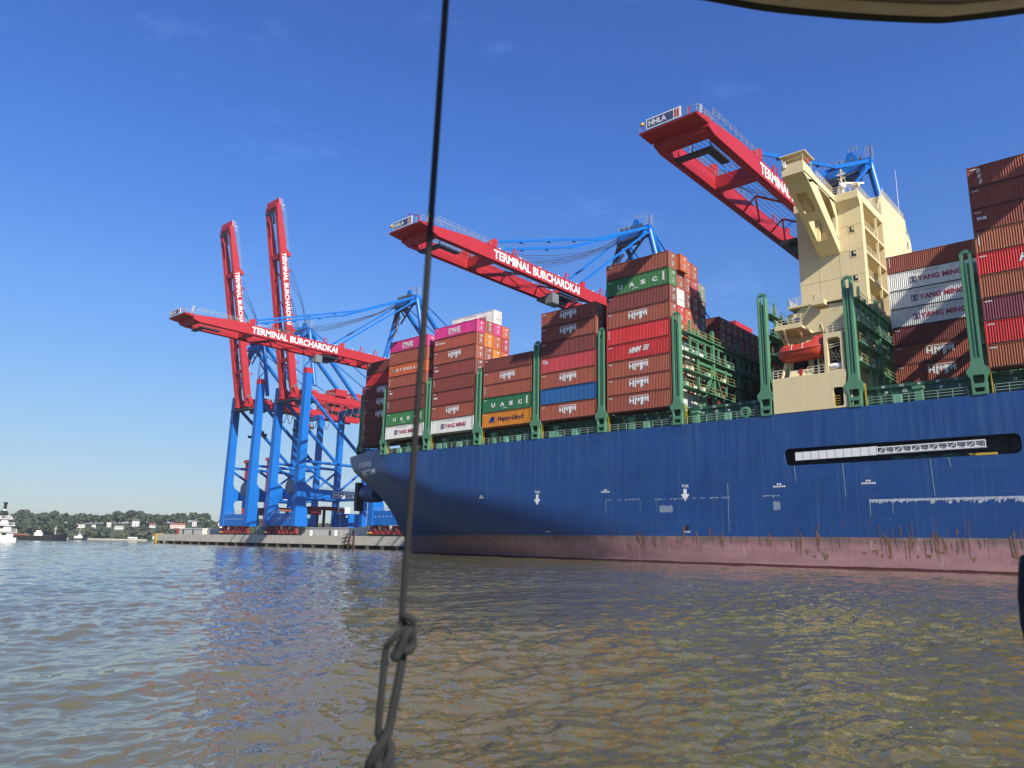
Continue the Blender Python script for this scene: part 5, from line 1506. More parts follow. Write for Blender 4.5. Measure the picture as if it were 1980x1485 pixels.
    # --- A-frame mast
    AZ, AY = 91.0, 174.5
    W = 4.7
    for s in (-1, 1):
        part(MB().tube([(cx + s * W, AY + .4, AZ), (cx + s * (LW - .3), LY0 + 4.0 if s > 0 else LY0, 66.5)], .85, 12), 'mast_leg', CBLUE, sm=50)
        part(MB().tube([(cx + s * W, AY + 1.2, AZ - .4), (cx + s * G, 203, HZ + 1.2)], .85, 12), 'mast_strut', CBLUE, sm=50)
        part(MB().tube([(cx + s * W, AY + 1.6, AZ + .6), (cx + s * G, 229, HZ + 1.2)], .26, 8), 'backstay', CBLUE, sm=50)
        if phi < 45:
            p0, p1 = Vector(P(59.6, s * G, 2.8)), Vector((cx + s * W, AY - 1.2, AZ + .3))
            pm = p0.lerp(p1, .62) + Vector((0, 0, -2.0))
            b = MB(); b.beam(p0, pm, .42, .55); b.beam(pm, p1, .5, .8)
            for f in (.25, .5, .75): 
                c = p0.lerp(pm, f); b.box(c.x - .35, c.x + .35, c.y - .5, c.y + .5, c.z - .5, c.z - .1)
            part(b, 'forestay', CBLUE)
            p0 = Vector(P(26.8, s * G, 2.8)); b = MB(); b.beam(p0, p1 + Vector((0, .3, -1.4)), .4, .5); part(b, 'forestay', CBLUE)
            for k in range(4):
                q0 = Vector(P(55 - k * 1.2, s * (G - .5 - .3 * k), 1.8)); q1 = Vector((cx + s * (W - 1.0 - .3 * k), AY - 1.5, AZ - 1 + .5 * k))
                pts = [q0.lerp(q1, f / 8) + Vector((0, 0, -(3.0 + .5 * k) * 4 * (f / 8) * (1 - f / 8))) for f in range(9)]
                part(MB().tube(pts, .05, 4, caps=False), 'hoist_rope', ROPEM)
        else:
            # stays fold: hang from mast head down to the raised boom
            p1 = Vector((cx + s * W, AY - .6, AZ)); p0 = Vector(P(26.8, s * G, 2.8)); part(MB().tube([p0, p0.lerp(p1, .5) + Vector((0, 2.5, 2)), p1], .24, 6), 'forestay', CBLUE)
            for k in range(3):
                q0 = Vector(P(56 - k * 3, s * (G - .6 * k), 2.8)); q1 = Vector((cx + s * (W - k), AY, AZ))
                part(MB().tube([q0, q0.lerp(q1, .5) + Vector((0, 1.0 + .6 * k, 0)), q1], .10, 5), 'hoist_rope', CBLUE if k == 0 else ROPEM)
    h = MB(); h.box(cx - W - .6, cx + W + .6, AY - .8, AY + 1.4, AZ - 1.6, AZ + 1.4)
    h.hexa([(cx - W + .2, AY - 2.6, AZ - 3.2), (cx + W - .2, AY - 2.6, AZ - 3.2), (cx + W - .2, AY - .8, AZ - 1.6), (cx - W + .2, AY - .8, AZ - 1.6), (cx - W + .2, AY - 2.6, AZ - .6), (cx + W - .2, AY - 2.6, AZ - .6), (cx + W - .2, AY - .8, AZ + .6), (cx - W + .2, AY - .8, AZ + .6)])
    hd = part(h, 'mast_head', CBLUE)
    sh = MB()
    for w_ in (-3.2, -1.6, 0, 1.6, 3.2): sh.lathe([(.1, -.15), (.8, -.12), (.7, 0), (.8, .12), (.1, .15)], (cx + w_, AY - 1.6, AZ + 1.1), 'X', 12)
    for z in (-4.2, -2.8): sh.box(cx - W + .4, cx + W - 1.5, AY - 2.9, AY - 1.4, AZ + z, AZ + z + .5)
    sh.beam((cx - W, AY - .5, AZ - 1), (cx - 1, AY - .5, AZ - 6), .4, .4); sh.beam((cx + W, AY - .5, AZ - 1), (cx - 3, AY - .5, AZ - 8.5), .45, .45)
    sh.beam((cx - W + .3, AY - 1, AZ - 2), (cx - W - 2.4, AY - 1, AZ - 10), .9, .9)
    part(sh, 'sheave', CDARK if phi < 45 else CBLUE, hd)
    cr = MB()
    cr.hexa([(cx - 1, AY - .4, AZ + 1.4), (cx + 2.6, AY - .4, AZ + 1.4), (cx + 2.6, AY + .4, AZ + 1.4), (cx - 1, AY + .4, AZ + 1.4), (cx, AY - .3, AZ + 4.2), (cx + 1.2, AY - .3, AZ + 4.2), (cx + 1.2, AY + .3, AZ + 4.2), (cx, AY + .3, AZ + 4.2)])
    part(cr, 'jib_stub', CBLUE, hd)
    r = MB(); r.rail([(cx - W - .5, AY - .7, AZ + 1.4), (cx - 1.2, AY - .7, AZ + 1.4)], 1.3, 1.2, .06, 2); r.rail([(cx + W - .6, AY - .6, AZ + 1.4), (cx + W + .6, AY - .6, AZ + 1.4), (cx + W + .6, AY + 1.2, AZ + 1.4)], 3.0, .8, .06, 4)
    r.rail([(cx + .4, AY, AZ + 4.2), (cx + 2.2, AY, AZ + 4.2)], 1.2, .8, .06, 2)
    part(r, 'hand_rail', GALV, hd)
    # access stair tower on the mast leg (blue zig-zag)
    st = MB(); zx = cx + W - 1.0
    for k in range(7):
        z = 66 + k * 3.4; d = 1.3 if k % 2 else -1.3
        st.beam((zx - 3, AY + 3 - d, z), (zx - 3, AY + 3 + d, z + 3.4), .9, .18)
    for dy in (-1.6, 1.6): st.beam((zx - 3.5, AY + 3 + dy, 65), (zx - 3.5, AY + 3 + dy, 90), .14, .14); st.beam((zx - 2.5, AY + 3 + dy, 65), (zx - 2.5, AY + 3 + dy, 90), .14, .14)
    if phi > 45: part(st, 'stair_tower', CBLUE)
    b = MB(); b.beam((cx - W - 1.4, AY - .6, AZ - 8.5), (cx - W + 1.2, AY - .6, AZ - 5.5), .6, .6); b.beam((cx - W - 1.9, AY - .6, AZ - 13.5), (cx - W + .6, AY - .6, AZ - 8.0), .5, .5)
    if phi < 45: part(b, 'boarding_ladder', GALV)
    # hinge details
    for s in (-1, 1): b = MB(); b.box(cx + s * G - 1.1, cx + s * G + 1.1, HY - 1.6, HY + 1.6, HZ - 2.4, HZ - 1.5); b.box(cx + s * G - 1.2, cx + s * G - .85, HY - 1.0, HY + 1.2, HZ - 1.5, HZ + 2.0); b.box(cx + s * G + .85, cx + s * G + 1.2, HY - 1.0, HY + 1.2, HZ - 1.5, HZ + 2.0); part(b, 'boom_hinge', CRED)
    b = MB(); b.box(cx - 7.4, cx + 7.4, HY - 1.6, HY + .8, HZ - 3.9, HZ - 3.2); part(b, 'hinge_walkway', CDARK)
    r = MB(); r.rail([(cx + 5.4, HY - 1.5, HZ + 1.2), (cx + 9.4, HY - 1.5, HZ + 1.6)], 1.2, .8, .09, 3); part(r, 'hand_rail', GALV)
    # trolley, cabin, spreader on ropes
    ty = by if by else 178.5
    b = MB(); b.box(cx - 3.6, cx + 3.6, ty - 3, ty + 3, HZ - 2.6, HZ - 1.8); b.box(cx - 2, cx + 2, ty - 2, ty + 2, HZ - 3.4, HZ - 2.6)
    tr = part(b, 'trolley', CDARK)
    part(MB().box(cx + 1.4, cx + 3.6, ty - 5.8, ty - 3.4, HZ - 5.0, HZ - 2.6), 'operator_cabin', paint('cabin_grey', (.22, .24, .26), .4), tr)
    if not by:
        sp = MB(); zS = 49.6
        sp.box(cx - 6.2, cx + 6.2, ty - .8, ty + .8, zS - .8, zS); 
        for s in (-1, 1): sp.box(cx + s * 6.0 - .3, cx + s * 6.0 + .3, ty - 1.2, ty + 1.2, zS - 1.0, zS + .1)
        sp.box(cx - 2.2, cx + 2.2, ty - 1.5, ty + 1.5, zS + .1, zS + 1.8)
        for s in (-1, 1): sp.box(cx + s * 1.7 - .5, cx + s * 1.7 + .5, ty - .8, ty + .8, zS + 1.4, zS + 2.6)
        so = part(sp, 'spreader', paint('spreader_dark', (.07, .045, .04), .6))
        part(MB().box(cx + 2.6, cx + 4.0, ty - 1.0, ty + 1.0, zS, zS + 1.5), 'spreader_gear', CRED, so)
        for s in (-1, 1):
            for d in (-.7, .7): part(MB().tube([(cx + s * 1.7, ty + d, zS + 2.4), (cx + s * 1.7, ty + d, HZ - 3.2)], .035, 4), 'fall_rope', ROPEM, so)
        for k in range(9):
            y0 = 183 + k * 3.4
            pts = [(cx + 5.2, y0 + 3.2 * f / 10, HZ - 2.2 - 5.2 * math.sin(math.pi * f / 10) ** .75) for f in range(11)]
            part(MB().tube(pts, .17, 5), 'festoon_cable', CDARK)
        part(MB().box(cx + 5.0, cx + 5.4, 181, 230, HZ - 2.3, HZ - 1.9), 'festoon_rail', CRED)
        bb = MB(); bb.box(cx - 2.5, cx + 4, 183, 188, 13.5, 16.8)
        part(bb, 'platform_cabin', BOGRED)
    return root

crane(-314.4, 78.6, 'blue crane at far left with its red boom raised, nearest the quay end', reel=True)
crane(-277.5, 79.6, 'second blue crane from left, its red boom raised and tallest in photo', reel=True)
crane(-208.2, 0.0, 'crane with lowered red boom crossing in front of the two raised booms', by=140, hz=64.2)
crane(-109.0, 0.0, 'crane with lowered red boom over the middle container stacks', by=138)
crane(-49.6, 0.0, 'crane with red boom reaching out beside and behind the cream tower', by=141, lw=8.6)

crane(9.8, 0.0, 'crane with lowered boom just outside the right photo edge, casting diagonal shadows on the stacks', by=141)

# ---- straddle carriers on the quay behind the cranes
def straddle(x, y, label, col):
    t = thing('straddle_carrier', label, 'straddle carrier', (x, y, QZ), 'straddle carriers on the quay')
    for sx in (-2.4, 2.4):
        for sy in (-4.5, 4.5):
            MB().box(x + sx - .45, x + sx + .45, y + sy - .45, y + sy + .45, QZ + 1.3, QZ + 11.5).build('leg', CDARK, t)
        MB().box(x + sx - .5, x + sx + .5, y - 6, y + 6, QZ + .9, QZ + 1.7).build('wheel_beam', col, t)
        for sy in (-5, -1.7, 1.7, 5): MB().lathe([(.1, -.3), (.7, -.3), (.7, .3), (.1, .3)], (x + sx, y + sy, QZ + .7), 'X', 12).build('wheel', BLACK, t)
    MB().box(x - 2.9, x + 2.9, y - 4.6, y + 4.6, QZ + 11.3, QZ + 12.7).build('top_frame', col, t)
    MB().box(x - 1.2, x + 1.2, y - 7.6, y - 6.2, QZ + 9, QZ + 11.4).build('cabin', GLASS, t)
    return t
SOR = paint('straddle_orange', (.62, .16, .08), .5)
straddle(-311, 192, 'orange-topped straddle carrier seen between the legs of the leftmost crane', SOR)
straddle(-279, 196, 'red-topped straddle carrier behind the second raised crane', BOGRED)
t = thing('service_platform', 'red and white service cab on a blue rail platform by second crane leg', 'service cab', (-256, 190, 13))
MB().box(-262, -252, 186, 192, 13.2, 13.6).build('platform', CBLUE, t)
MB().box(-260.5, -256.5, 187, 190, 13.6, 16.2).build('cab', WHITE, t)
MB().box(-259.0, -256.4, 186.4, 187, 13.7, 15.6).build('engine_cover', CRED, t)
r = MB(); r.rail([(-262, 186, 13.6), (-252, 186, 13.6)], 1.1, 1.4, .05, 2); r.build('hand_rail', GALV, t)
MB().box(-262, -261, 186.5, 191.5, QZ, 13.2).build('support', CBLUE, t); MB().box(-253, -252, 186.5, 191.5, QZ, 13.2).build('support', CBLUE, t)
# distant raised red booms seen low between the legs
for i, (x, y, lab) in enumerate(((-590, 330, 'far red raised boom tip showing between the first crane legs'), (-556, 330, 'far red raised boom tip showing between second crane legs'))):
    t = thing('distant_boom', lab, 'crane boom', (x, y, QZ))
    m1 = MB()
    for w in (-2.2, 2.2): m1.beam((x + w, y, QZ), (x + w + 6, y - 4, 67), 1.8, 2.4)
    m1.build('girder', CRED, t)
    MB().box(x + 1.5, x + 10.5, y - 6, y - 2, 66, 68.5).build('tip_frame', CRED, t)

# ================================================================== FAR SHORE
SA = Vector((-994.94, 469.14, 0)); SPx = Vector((0.9044917, 0.0, 0)); 
SU = Vector((0.42649, 0.90449, 0)); SW = Vector((-0.90449, 0.42649, 0))     # along the bank (to the right), and inland
def shore(t, w, z=0.0):
    p = SA + SU * t + SW * w
    return (p.x, p.y, z)
rngS = random.Random(11)
def hillz(t, w):
    f = max(0.0, min(1.0, (w - 6) / 150)); f = f * f * (3 - 2 * f)
    top = 23 + 4.0 * math.sin(t / 95 + 1.0) + 2.5 * math.sin(t / 41 + .3) + (2 if -120 < t < -40 else 0) - (3 if t > 60 else 0)
    return .7 + f * top
mb = MB(); vs = []; fs = []
ts = [-520 + 26 * i for i in range(56)]; ws = [-10, 0, 6, 16, 30, 50, 75, 100, 130, 160, 220, 320, 520]
for t in ts:
    for w in ws: vs.append(shore(t, w + 5 * math.sin(t / 33), -1.5 if w < 0 else hillz(t, w)))
nW = len(ws)
for i in range(len(ts) - 1):
    for j in range(nW - 1): fs.append((i * nW + j, (i + 1) * nW + j, (i + 1) * nW + j + 1, i * nW + j + 1))
mb.add(vs, fs)
tag(mb.build('hillside', paint('hill_grass', (.06, .085, .034), .95, .35, 0, .03), None, 60), None, None, kind='structure')
SAND = paint('sand', (.52, .45, .32), .95, .1, 0, .1)
mb = MB(); vs = []; fs = []
n = 30
for i in range(n + 1):
    t = -190 + 150 * i / n; ww = 3.5 + 3 * math.sin(i * 1.1) ** 2
    vs += [shore(t, -7 + 5 * math.sin(t / 33), .1), shore(t, -1 + ww * .3 + 5 * math.sin(t / 33), 1.5)]
for i in range(n): fs.append((2 * i, 2 * i + 2, 2 * i + 3, 2 * i + 1))
mb.add(vs, fs); tag(mb.build('beach', SAND), None, None, kind='structure')

def leafmat(name, c):
    m = bpy.data.materials.new(name); m.use_nodes = True
    n, l = m.node_tree.nodes, m.node_tree.links; b = n['Principled BSDF']; b.inputs['Roughness'].default_value = .75
    b.inputs['Specular IOR Level'].default_value = .2
    oi = n.new('ShaderNodeObjectInfo'); tc = n.new('ShaderNodeTexCoord'); no = n.new('ShaderNodeTexNoise'); no.inputs['Scale'].default_value = .28; no.inputs['Detail'].default_value = 4
    l.new(tc.outputs['Object'], no.inputs['Vector'])
    a = n.new('ShaderNodeMath'); a.operation = 'MULTIPLY_ADD'; a.inputs[1].default_value = .9; a.inputs[2].default_value = .45; l.new(no.outputs['Fac'], a.inputs[0])
    r = n.new('ShaderNodeMath'); r.operation = 'MULTIPLY_ADD'; r.inputs[1].default_value = .5; r.inputs[2].default_value = .75; l.new(oi.outputs['Random'], r.inputs[0])
    q = n.new('ShaderNodeMath'); q.operation = 'MULTIPLY'; l.new(a.outputs[0], q.inputs[0]); l.new(r.outputs[0], q.inputs[1])
    v = n.new('ShaderNodeVectorMath'); v.operation = 'SCALE'; v.inputs[0].default_value = c; l.new(q.outputs[0], v.inputs['Scale']); l.new(v.outputs['Vector'], b.inputs['Base Color'])
    return m
LM = [leafmat('leaf_dark_green', (.050, .068, .036)), leafmat('leaf_green', (.072, .092, .046)), leafmat('leaf_olive', (.090, .098, .046)), leafmat('leaf_copper', (.055, .055, .045))]
def crown(mb, rng, c, rx, rz, nl, size):
    lobes = []
    for k in range(7):
        a = rng.uniform(0, 6.283); e = rng.uniform(-.5, 1.0)
        lobes.append((c[0] + rx * .55 * math.cos(a) * math.cos(e), c[1] + rx * .55 * math.sin(a) * math.cos(e), c[2] + rz * .55 * math.sin(e), rng.uniform(.42, .62)))
    lobes.append((c[0], c[1], c[2], .7))
    for k in range(nl):
        lx, ly, lz, lr = rng.choice(lobes)
        d = Vector((rng.gauss(0, 1), rng.gauss(0, 1), rng.gauss(0, .9) + .25)).normalized()
        p = Vector((lx + d.x * rx * lr, ly + d.y * rx * lr, lz + d.z * rz * lr)) * 1.0
        s = size * rng.uniform(.6, 1.4)
        nn = (d + Vector((rng.gauss(0, .5), rng.gauss(0, .5), rng.gauss(0, .5) + .3))).normalized()
        u = nn.orthogonal().normalized(); v = nn.cross(u)
        a = rng.uniform(0, 6.28); u, v = u * math.cos(a) + v * math.sin(a), v * math.cos(a) - u * math.sin(a)
        mb.add([p - u * s - v * s * .6, p + u * s * .9 - v * s * .8, p + u * s + v * s * .7 + nn * s * .3, p - u * s * .8 + v * s], [(0, 1, 2, 3)])
TREE_LABEL = {0: 'dark rounded broadleaf tree in the wood on the far bank', 1: 'mid-green rounded broadleaf tree in the wood on the far bank', 2: 'olive-green spreading tree in the wood on the far bank', 3: 'dark copper-leaved tree standing out of the far bank wood', 4: 'slim pointed dark conifer on the far bank ridge'}
def tree_proto(kind):
    rng = random.Random(40 + kind)
    t = thing('shore_tree', TREE_LABEL[kind], 'tree', (0, 0, 0), 'trees on the far bank')
    h = (13, 12, 10, 14, 15)[kind]; rx = (5.6, 5.8, 6.4, 6.2, 2.4)[kind]
    tr = MB(); tr.tube([(0, 0, -1), (.2, .1, h * .35), (0, 0, h * .6)], .45, 6, .2)
    for k in range(4):
        a = k * 1.6; tr.tube([(0, .1, h * .35), (rx * .5 * math.cos(a), rx * .5 * math.sin(a), h * .62)], .2, 5, .07)
    tr.build('trunk', paint('bark', (.09, .07, .05), .9), t)
    cm = MB()
    if kind == 4:
        for k in range(6): crown(cm, rng, (0, 0, h * (.25 + .13 * k)), rx * (1 - .15 * k), h * .1, 45, .6)
    else: crown(cm, rng, (0, 0, h * .60), rx, h * .42, 420, .95)
    cm.build('crown', LM[kind if kind < 4 else 0], t)
    return t
protos = [tree_proto(k) for k in range(5)]
used = [False] * 5
def put_tree(kind, t, w, sc):
    p = shore(t, w, hillz(t, w) - .3)
    rz = rngS.uniform(0, 6.28); s = (sc * rngS.uniform(.9, 1.15), sc * rngS.uniform(.9, 1.15), sc)
    if not used[kind]:
        used[kind] = True; o = protos[kind]; o.location = p; o.rotation_euler = (0, 0, rz); o.scale = s
    else: dup(protos[kind], p, None, rz, s)
HOUSES = [(-127, 92, 9.5, 7, 6.5, 0), (-112, 95, 5, 6, 5, 1), (-94, 100, 5.5, 7, 7.5, 2), (-80, 84, 11, 7, 6, 3), (-61, 104, 9.5, 8, 9, 4), (-39, 96, 8, 7, 6, 5), (-6, 92, 20, 9, 6.5, 6), (16, 108, 6, 7, 7, 7), (55, 92, 15, 8, 9, 8), (-58, 14, 12, 6, 4.0, 9), (-28, 16, 13, 6, 5.5, 10), (2, 20, 9, 6, 5, 11)]
spots = []
for i in range(110):
    t = rngS.uniform(-215, 330); w = rngS.choice((10, 22, 40, 60, 85, 115, 145, 165)) + rngS.uniform(-6, 6)
    if any(abs(t - h[0]) < h[2] / 2 + 4.0 and w < h[1] + 4 and w > h[1] - 42 for h in HOUSES): continue
    spots.append((t, w))
for i, (t, w) in enumerate(spots):
    kind = rngS.choices((0, 1, 2, 3, 4), (4, 5, 3, 1, .5))[0]
    put_tree(kind, t, w, rngS.uniform(.85, 1.25) if w > 15 else rngS.uniform(.4, .7))
for t in (-88, -72, -60): put_tree(3 if t == -72 else 0, t, 150, 1.35)
# the rest of the wood reads as one mass
wood = MB(); rw = random.Random(77)
for i in range(620):
    t = rw.uniform(-500, 900); w = rw.choice((28, 45, 60, 80, 100, 120, 140, 160, 180)) + rw.uniform(-8, 8)
    if any(abs(t - h[0]) < h[2] / 2 + 5.0 and w < h[1] + 5 and w > h[1] - 45 for h in HOUSES): continue
    z = hillz(t, w); s = rw.uniform(.8, 1.25); p = shore(t, w, z + 6.5 * s)
    crown(wood, rw, p, 6.2 * s, 5.6 * s, 120, 1.5)
for i in range(230):
    t = rw.uniform(-500, 900); w = rw.uniform(3, 14)
    if any(abs(t - h[0]) < h[2] / 2 + 2.0 and w < h[1] + 4 and h[1] < 30 for h in HOUSES): continue
    p = shore(t, w, hillz(t, w) + 1.0); crown(wood, rw, p, rw.uniform(2, 4.5), rw.uniform(1.2, 2.6), 36, .9)
wd = wood.build('far_wood', LM[1]); wd['kind'] = 'stuff'

HW = paint('house_white', (.58, .56, .52), .8, .05, .05); HC = paint('house_cream', (.72, .64, .45), .8, .05, .05); HR = paint('house_brick', (.42, .22, .17), .85, .1, .1)
RT = paint('roof_tile', (.28, .10, .07), .85, .15, .05); RS = paint('roof_slate', (.13, .13, .14), .8, .15, .05)
HLAB = ['white villa with flat roof, leftmost house on the wooded hill', 'small pale house just right of the leftmost white villa', 'narrow white stepped house left of the middle of the hill', 'white villa with long front terrace right of the narrow stepped house',
        'tall white villa with pitched roof, highest house on the hill', 'white house with three-window front right of the tallest villa', 'long pale pink row house on the hill', 'small white gabled house right of the pink row house', 'cream two-storey villa beside the leftmost crane leg',
        'long low white pavilion on the far beach', 'white beach house with red roof behind the quay tip', 'small white waterside house close to the quay tip']
for (t, w, L, dpt, hh, i) in HOUSES:
    z = hillz(t, w) - .5
    c = Vector(shore(t, w, z))
    th = thing('hill_house', HLAB[i], 'house', tuple(c), 'houses on the far bank')
    def HP(u, d, v): p = c + SU * u + SW * d; return (p.x, p.y, z + v)
    def hb(mb, u0, u1, d0, d1, v0, v1): return mb.hexa([HP(u0, d0, v0), HP(u1, d0, v0), HP(u1, d1, v0), HP(u0, d1, v0), HP(u0, d0, v1), HP(u1, d0, v1), HP(u1, d1, v1), HP(u0, d1, v1)])
    wm = HC if i == 8 else (paint('house_pink', (.66, .48, .42), .8) if i == 6 else HW)
    hb(MB(), -L / 2, L / 2, 0, dpt, -3, hh).build('wall', wm, th)
    if i in (0, 2, 3, 9): hb(MB(), -L / 2 - .4, L / 2 + .4, -.4, dpt + .4, hh, hh + .4).build('roof', HW if i != 9 else RS, th)
    else:
        r = MB(); e = .5
        r.add([HP(-L / 2 - e, -e, hh), HP(L / 2 + e, -e, hh), HP(L / 2 + e, dpt + e, hh), HP(-L / 2 - e, dpt + e, hh), HP(-L / 2 + .3, dpt / 2, hh + 2.6), HP(L / 2 - .3, dpt / 2, hh + 2.6)], [(0, 1, 5, 4), (2, 3, 4, 5), (1, 2, 5), (3, 0, 4), (3, 2, 1, 0)])
        ro = r.build('roof', RT if i in (6, 10, 5) else RS, th)
        hb(MB(), L * .2, L * .2 + .8, dpt / 2 - .4, dpt / 2 + .4, hh + 1.5, hh + 3.6).build('chimney', HR, ro)
    nw = max(2, int(L / 2.6))
    for f in range(2 if hh > 5.5 else 1):
        for k in range(nw):
            u = -L / 2 + L * (k + .5) / nw
            hb(MB(), u - .5, u + .5, -.06, -.01, .8 + f * 3, 2.3 + f * 3).build('window', GLASS, th)

# ================================================================== BOATS
def boat_frame(c, ang):
    d = Vector((math.cos(ang), math.sin(ang), 0)); s = Vector((-d.y, d.x, 0)); c = Vector(c)
    return lambda u, v, z: tuple(c + d * u + s * v + Vector((0, 0, z)))
def hullform(B, L, W, z0, z1, bow=.35, sheer=.0):
    m = MB(); n = 14; vs = []
    for i in range(n + 1):
        f = i / n; u = -L / 2 + L * f
        w = W / 2 * (min(1, (1 - f) / bow) ** .6 if f > 1 - bow else 1) * (.85 + .15 * min(1, f / .1))
        zt = z1 + sheer * max(0, (f - .6) / .4) ** 2
        vs += [B(u, -w, zt), B(u, -w * .85, z0), B(u, w * .85, z0), B(u, w, zt)]
    fs = []
    for i in range(n):
        a, b = 4 * i, 4 * i + 4
        fs += [(a, a + 1, b + 1, b), (a + 2, a + 3, b + 3, b + 2), (a + 3, a, b, b + 3)]
    fs += [(0, 3, 2, 1), (4 * n, 4 * n + 1, 4 * n + 2, 4 * n + 3)]
    m.add(vs, fs); return m
def bbox(B, m, u0, u1, v0, v1, z0, z1): return m.hexa([B(u0, v0, z0), B(u1, v0, z0), B(u1, v1, z0), B(u0, v1, z0), B(u0, v0, z1), B(u1, v0, z1), B(u1, v1, z1), B(u0, v1, z1)])
# paddle steamer (its stern half in view at the left edge)
PSC = (-302.0, 64.2, 0)
ang = math.atan2(-.962, -.272)
Bf = boat_frame(PSC, ang)
t = thing('paddle_steamer', 'white multi-deck paddle steamer with two black funnels at the left photo edge', 'paddle steamer', PSC)
hullform(Bf, 40, 9.5, -.5, 1.6, .3).build('hull', WHITE, t)
for k, z in enumerate((1.3, 3.6, 5.9)):
    m_ = MB(); bbox(Bf, m_, -19 + k, 14 - 2 * k, -4.2, 4.2, z + .22, z + 2.1); dk_ = m_.build('deck_house', WHITE, t)
    m_ = MB(); bbox(Bf, m_, -20 + k * .8, 15.5 - 2 * k, -4.9, 4.9, z + 2.1, z + 2.3); m_.build('deck', WHITE, t)
    for u in range(-17 + k, 12 - 2 * k, 3):
        m_ = MB(); bbox(Bf, m_, u, u + 1.3, -4.26, -4.2, z + 1.0, z + 2.0); bbox(Bf, m_, u, u + 1.3, 4.2, 4.26, z + 1.0, z + 2.0); m_.build('window', GLASS, dk_)
    m_ = MB()
    for v in (-4.8, 4.8): m_.rail([Bf(-19.8 + k, v, z + 2.3), Bf(15 - 2 * k, v, z + 2.3)], .95, 1.6, .05, 2)
    m_.build('hand_rail', WHITE, t)
for v in (-2.2, 2.2):
    m_ = MB(); m_.tube([Bf(-15.5, v, 8.2), Bf(-15.5, v, 13.4)], .42, 10); fo = m_.build('funnel', BLACK, t)
    MB().lathe([(.42, 0), (.62, .5), (.62, .7), (.3, .7)], Bf(-15.5, v, 13.3), 'Z', 10).build('funnel_crown', BLACK, fo)
    MB().lathe([(.45, 0), (.45, .5)], Bf(-15.5, v, 11.0), 'Z', 10).build('funnel_band', WHITE, fo)
m_ = MB()
for k in range(12):
    a = 6.283 * k / 12; m_.add([Bf(-21.5 + 2.0 * math.cos(a), -3.6, 1.8 + 2.0 * math.sin(a)), Bf(-21.5 + 2.0 * math.cos(a), 3.6, 1.8 + 2.0 * math.sin(a)), Bf(-21.5 + 1.2 * math.cos(a), 3.6, 1.8 + 1.2 * math.sin(a)), Bf(-21.5 + 1.2 * math.cos(a), -3.6, 1.8 + 1.2 * math.sin(a))], [(0, 1, 2, 3)])
m_.build('paddle_wheel', CRED, t)
t.scale = (1, 1, .93)
m_ = MB(); bbox(Bf, m_, -14, -9.5, -2.2, 2.2, 8.2, 9.9); m_.build('wheel_house', WHITE, t)
# dark motor barge
Bf = boat_frame((-479.0, 142.0, 0), math.atan2(.962, .272))
t = thing('cargo_barge', 'low dark cargo barge with small white wheelhouse right of the steamer', 'barge', (-479, 142, 0))
hullform(Bf, 34, 7, -.5, 2.6, .2, 1.0).build('hull', paint('barge_navy', (.012, .014, .022), .5), t)
m_ = MB(); bbox(Bf, m_, 1, 5, -1.8, 1.8, 2.6, 4.2); bbox(Bf, m_, 1.8, 4.2, -1.5, 1.5, 4.2, 5.4); m_.build('wheel_house', WHITE, t)
m_ = MB(); bbox(Bf, m_, -15, -1, -2.6, 2.6, 2.6, 3.5); m_.build('hatch', paint('hatch_rust', (.24, .10, .06), .7), t)
m_ = MB(); m_.tube([Bf(11, 0, 3.2), Bf(11, 0, 8.0)], .12, 5); m_.beam(Bf(10.3, 0, 6.5), Bf(11.7, 0, 6.5), .15, .15); m_.build('mast', WHITE, t)
# tug and small craft
def workboat(c, L, label, hullm, name='harbour_tug', cat='tug', mh=5):
    Bf = boat_frame(c, math.atan2(.93, .37))
    t = thing(name, label, cat, c)
    hullform(Bf, L, L * .3, -.4, 1.5, .4, .7).build('hull', hullm, t)
    m_ = MB(); bbox(Bf, m_, -L * .2, L * .22, -L * .11, L * .11, 1.5, 3.4); bbox(Bf, m_, -L * .02, L * .16, -L * .09, L * .09, 3.4, 5.4); dh = m_.build('deck_house', WHITE, t)
    m_ = MB(); bbox(Bf, m_, -L * .0, L * .165, -L * .092, L * .092, 4.3, 5.0); m_.build('window', GLASS, dh)
    m_ = MB(); m_.tube([Bf(L * .05, 0, 5.4), Bf(L * .05, 0, 5.4 + mh)], .13, 5); m_.build('mast', WHITE, t)
workboat((-757, 262, 0), 15, 'white tug with tall mast off the far beach', BLACK)
workboat((-838, 372, 0), 9, 'small white launch moored off the middle of the far bank', WHITE, 'motor_launch', 'launch', 3)
workboat((-770, 410, 0), 11, 'white motor launch close to the left end of the quay', WHITE, 'motor_launch', 'launch', 6)

# ================================================================== FOREGROUND (the boat we stand in)
KO = Vector((-.7195, .6185, 1.8165)); KU = Vector((.75, .661, .02)); KV = Vector((0.02, .0, 1.0)); KW = Vector((-.66, .75, 0))
def K(u, v, w=0.0): return KO + KU * (u / 100) + KV * (v / 100) + KW * (w / 100)     # centimetres
ROPE = bpy.data.materials.new('dark_rope'); ROPE.use_nodes = True
n, l = ROPE.node_tree.nodes, ROPE.node_tree.links
b = n['Principled BSDF']; b.inputs['Roughness'].default_value = .9
tc = n.new('ShaderNodeTexCoord'); wv = n.new('ShaderNodeTexWave'); wv.inputs['Scale'].default_value = 160; wv.inputs['Distortion'].default_value = 1.5
mp = n.new('ShaderNodeMapping'); mp.inputs['Rotation'].default_value = (.6, .5, 0)
l.new(tc.outputs['Object'], mp.inputs['Vector']); l.new(mp.outputs['Vector'], wv.inputs['Vector'])
rp = n.new('ShaderNodeValToRGB'); rp.color_ramp.elements[0].color = (.008, .008, .009, 1); rp.color_ramp.elements[1].color = (.016, .0155, .0155, 1)
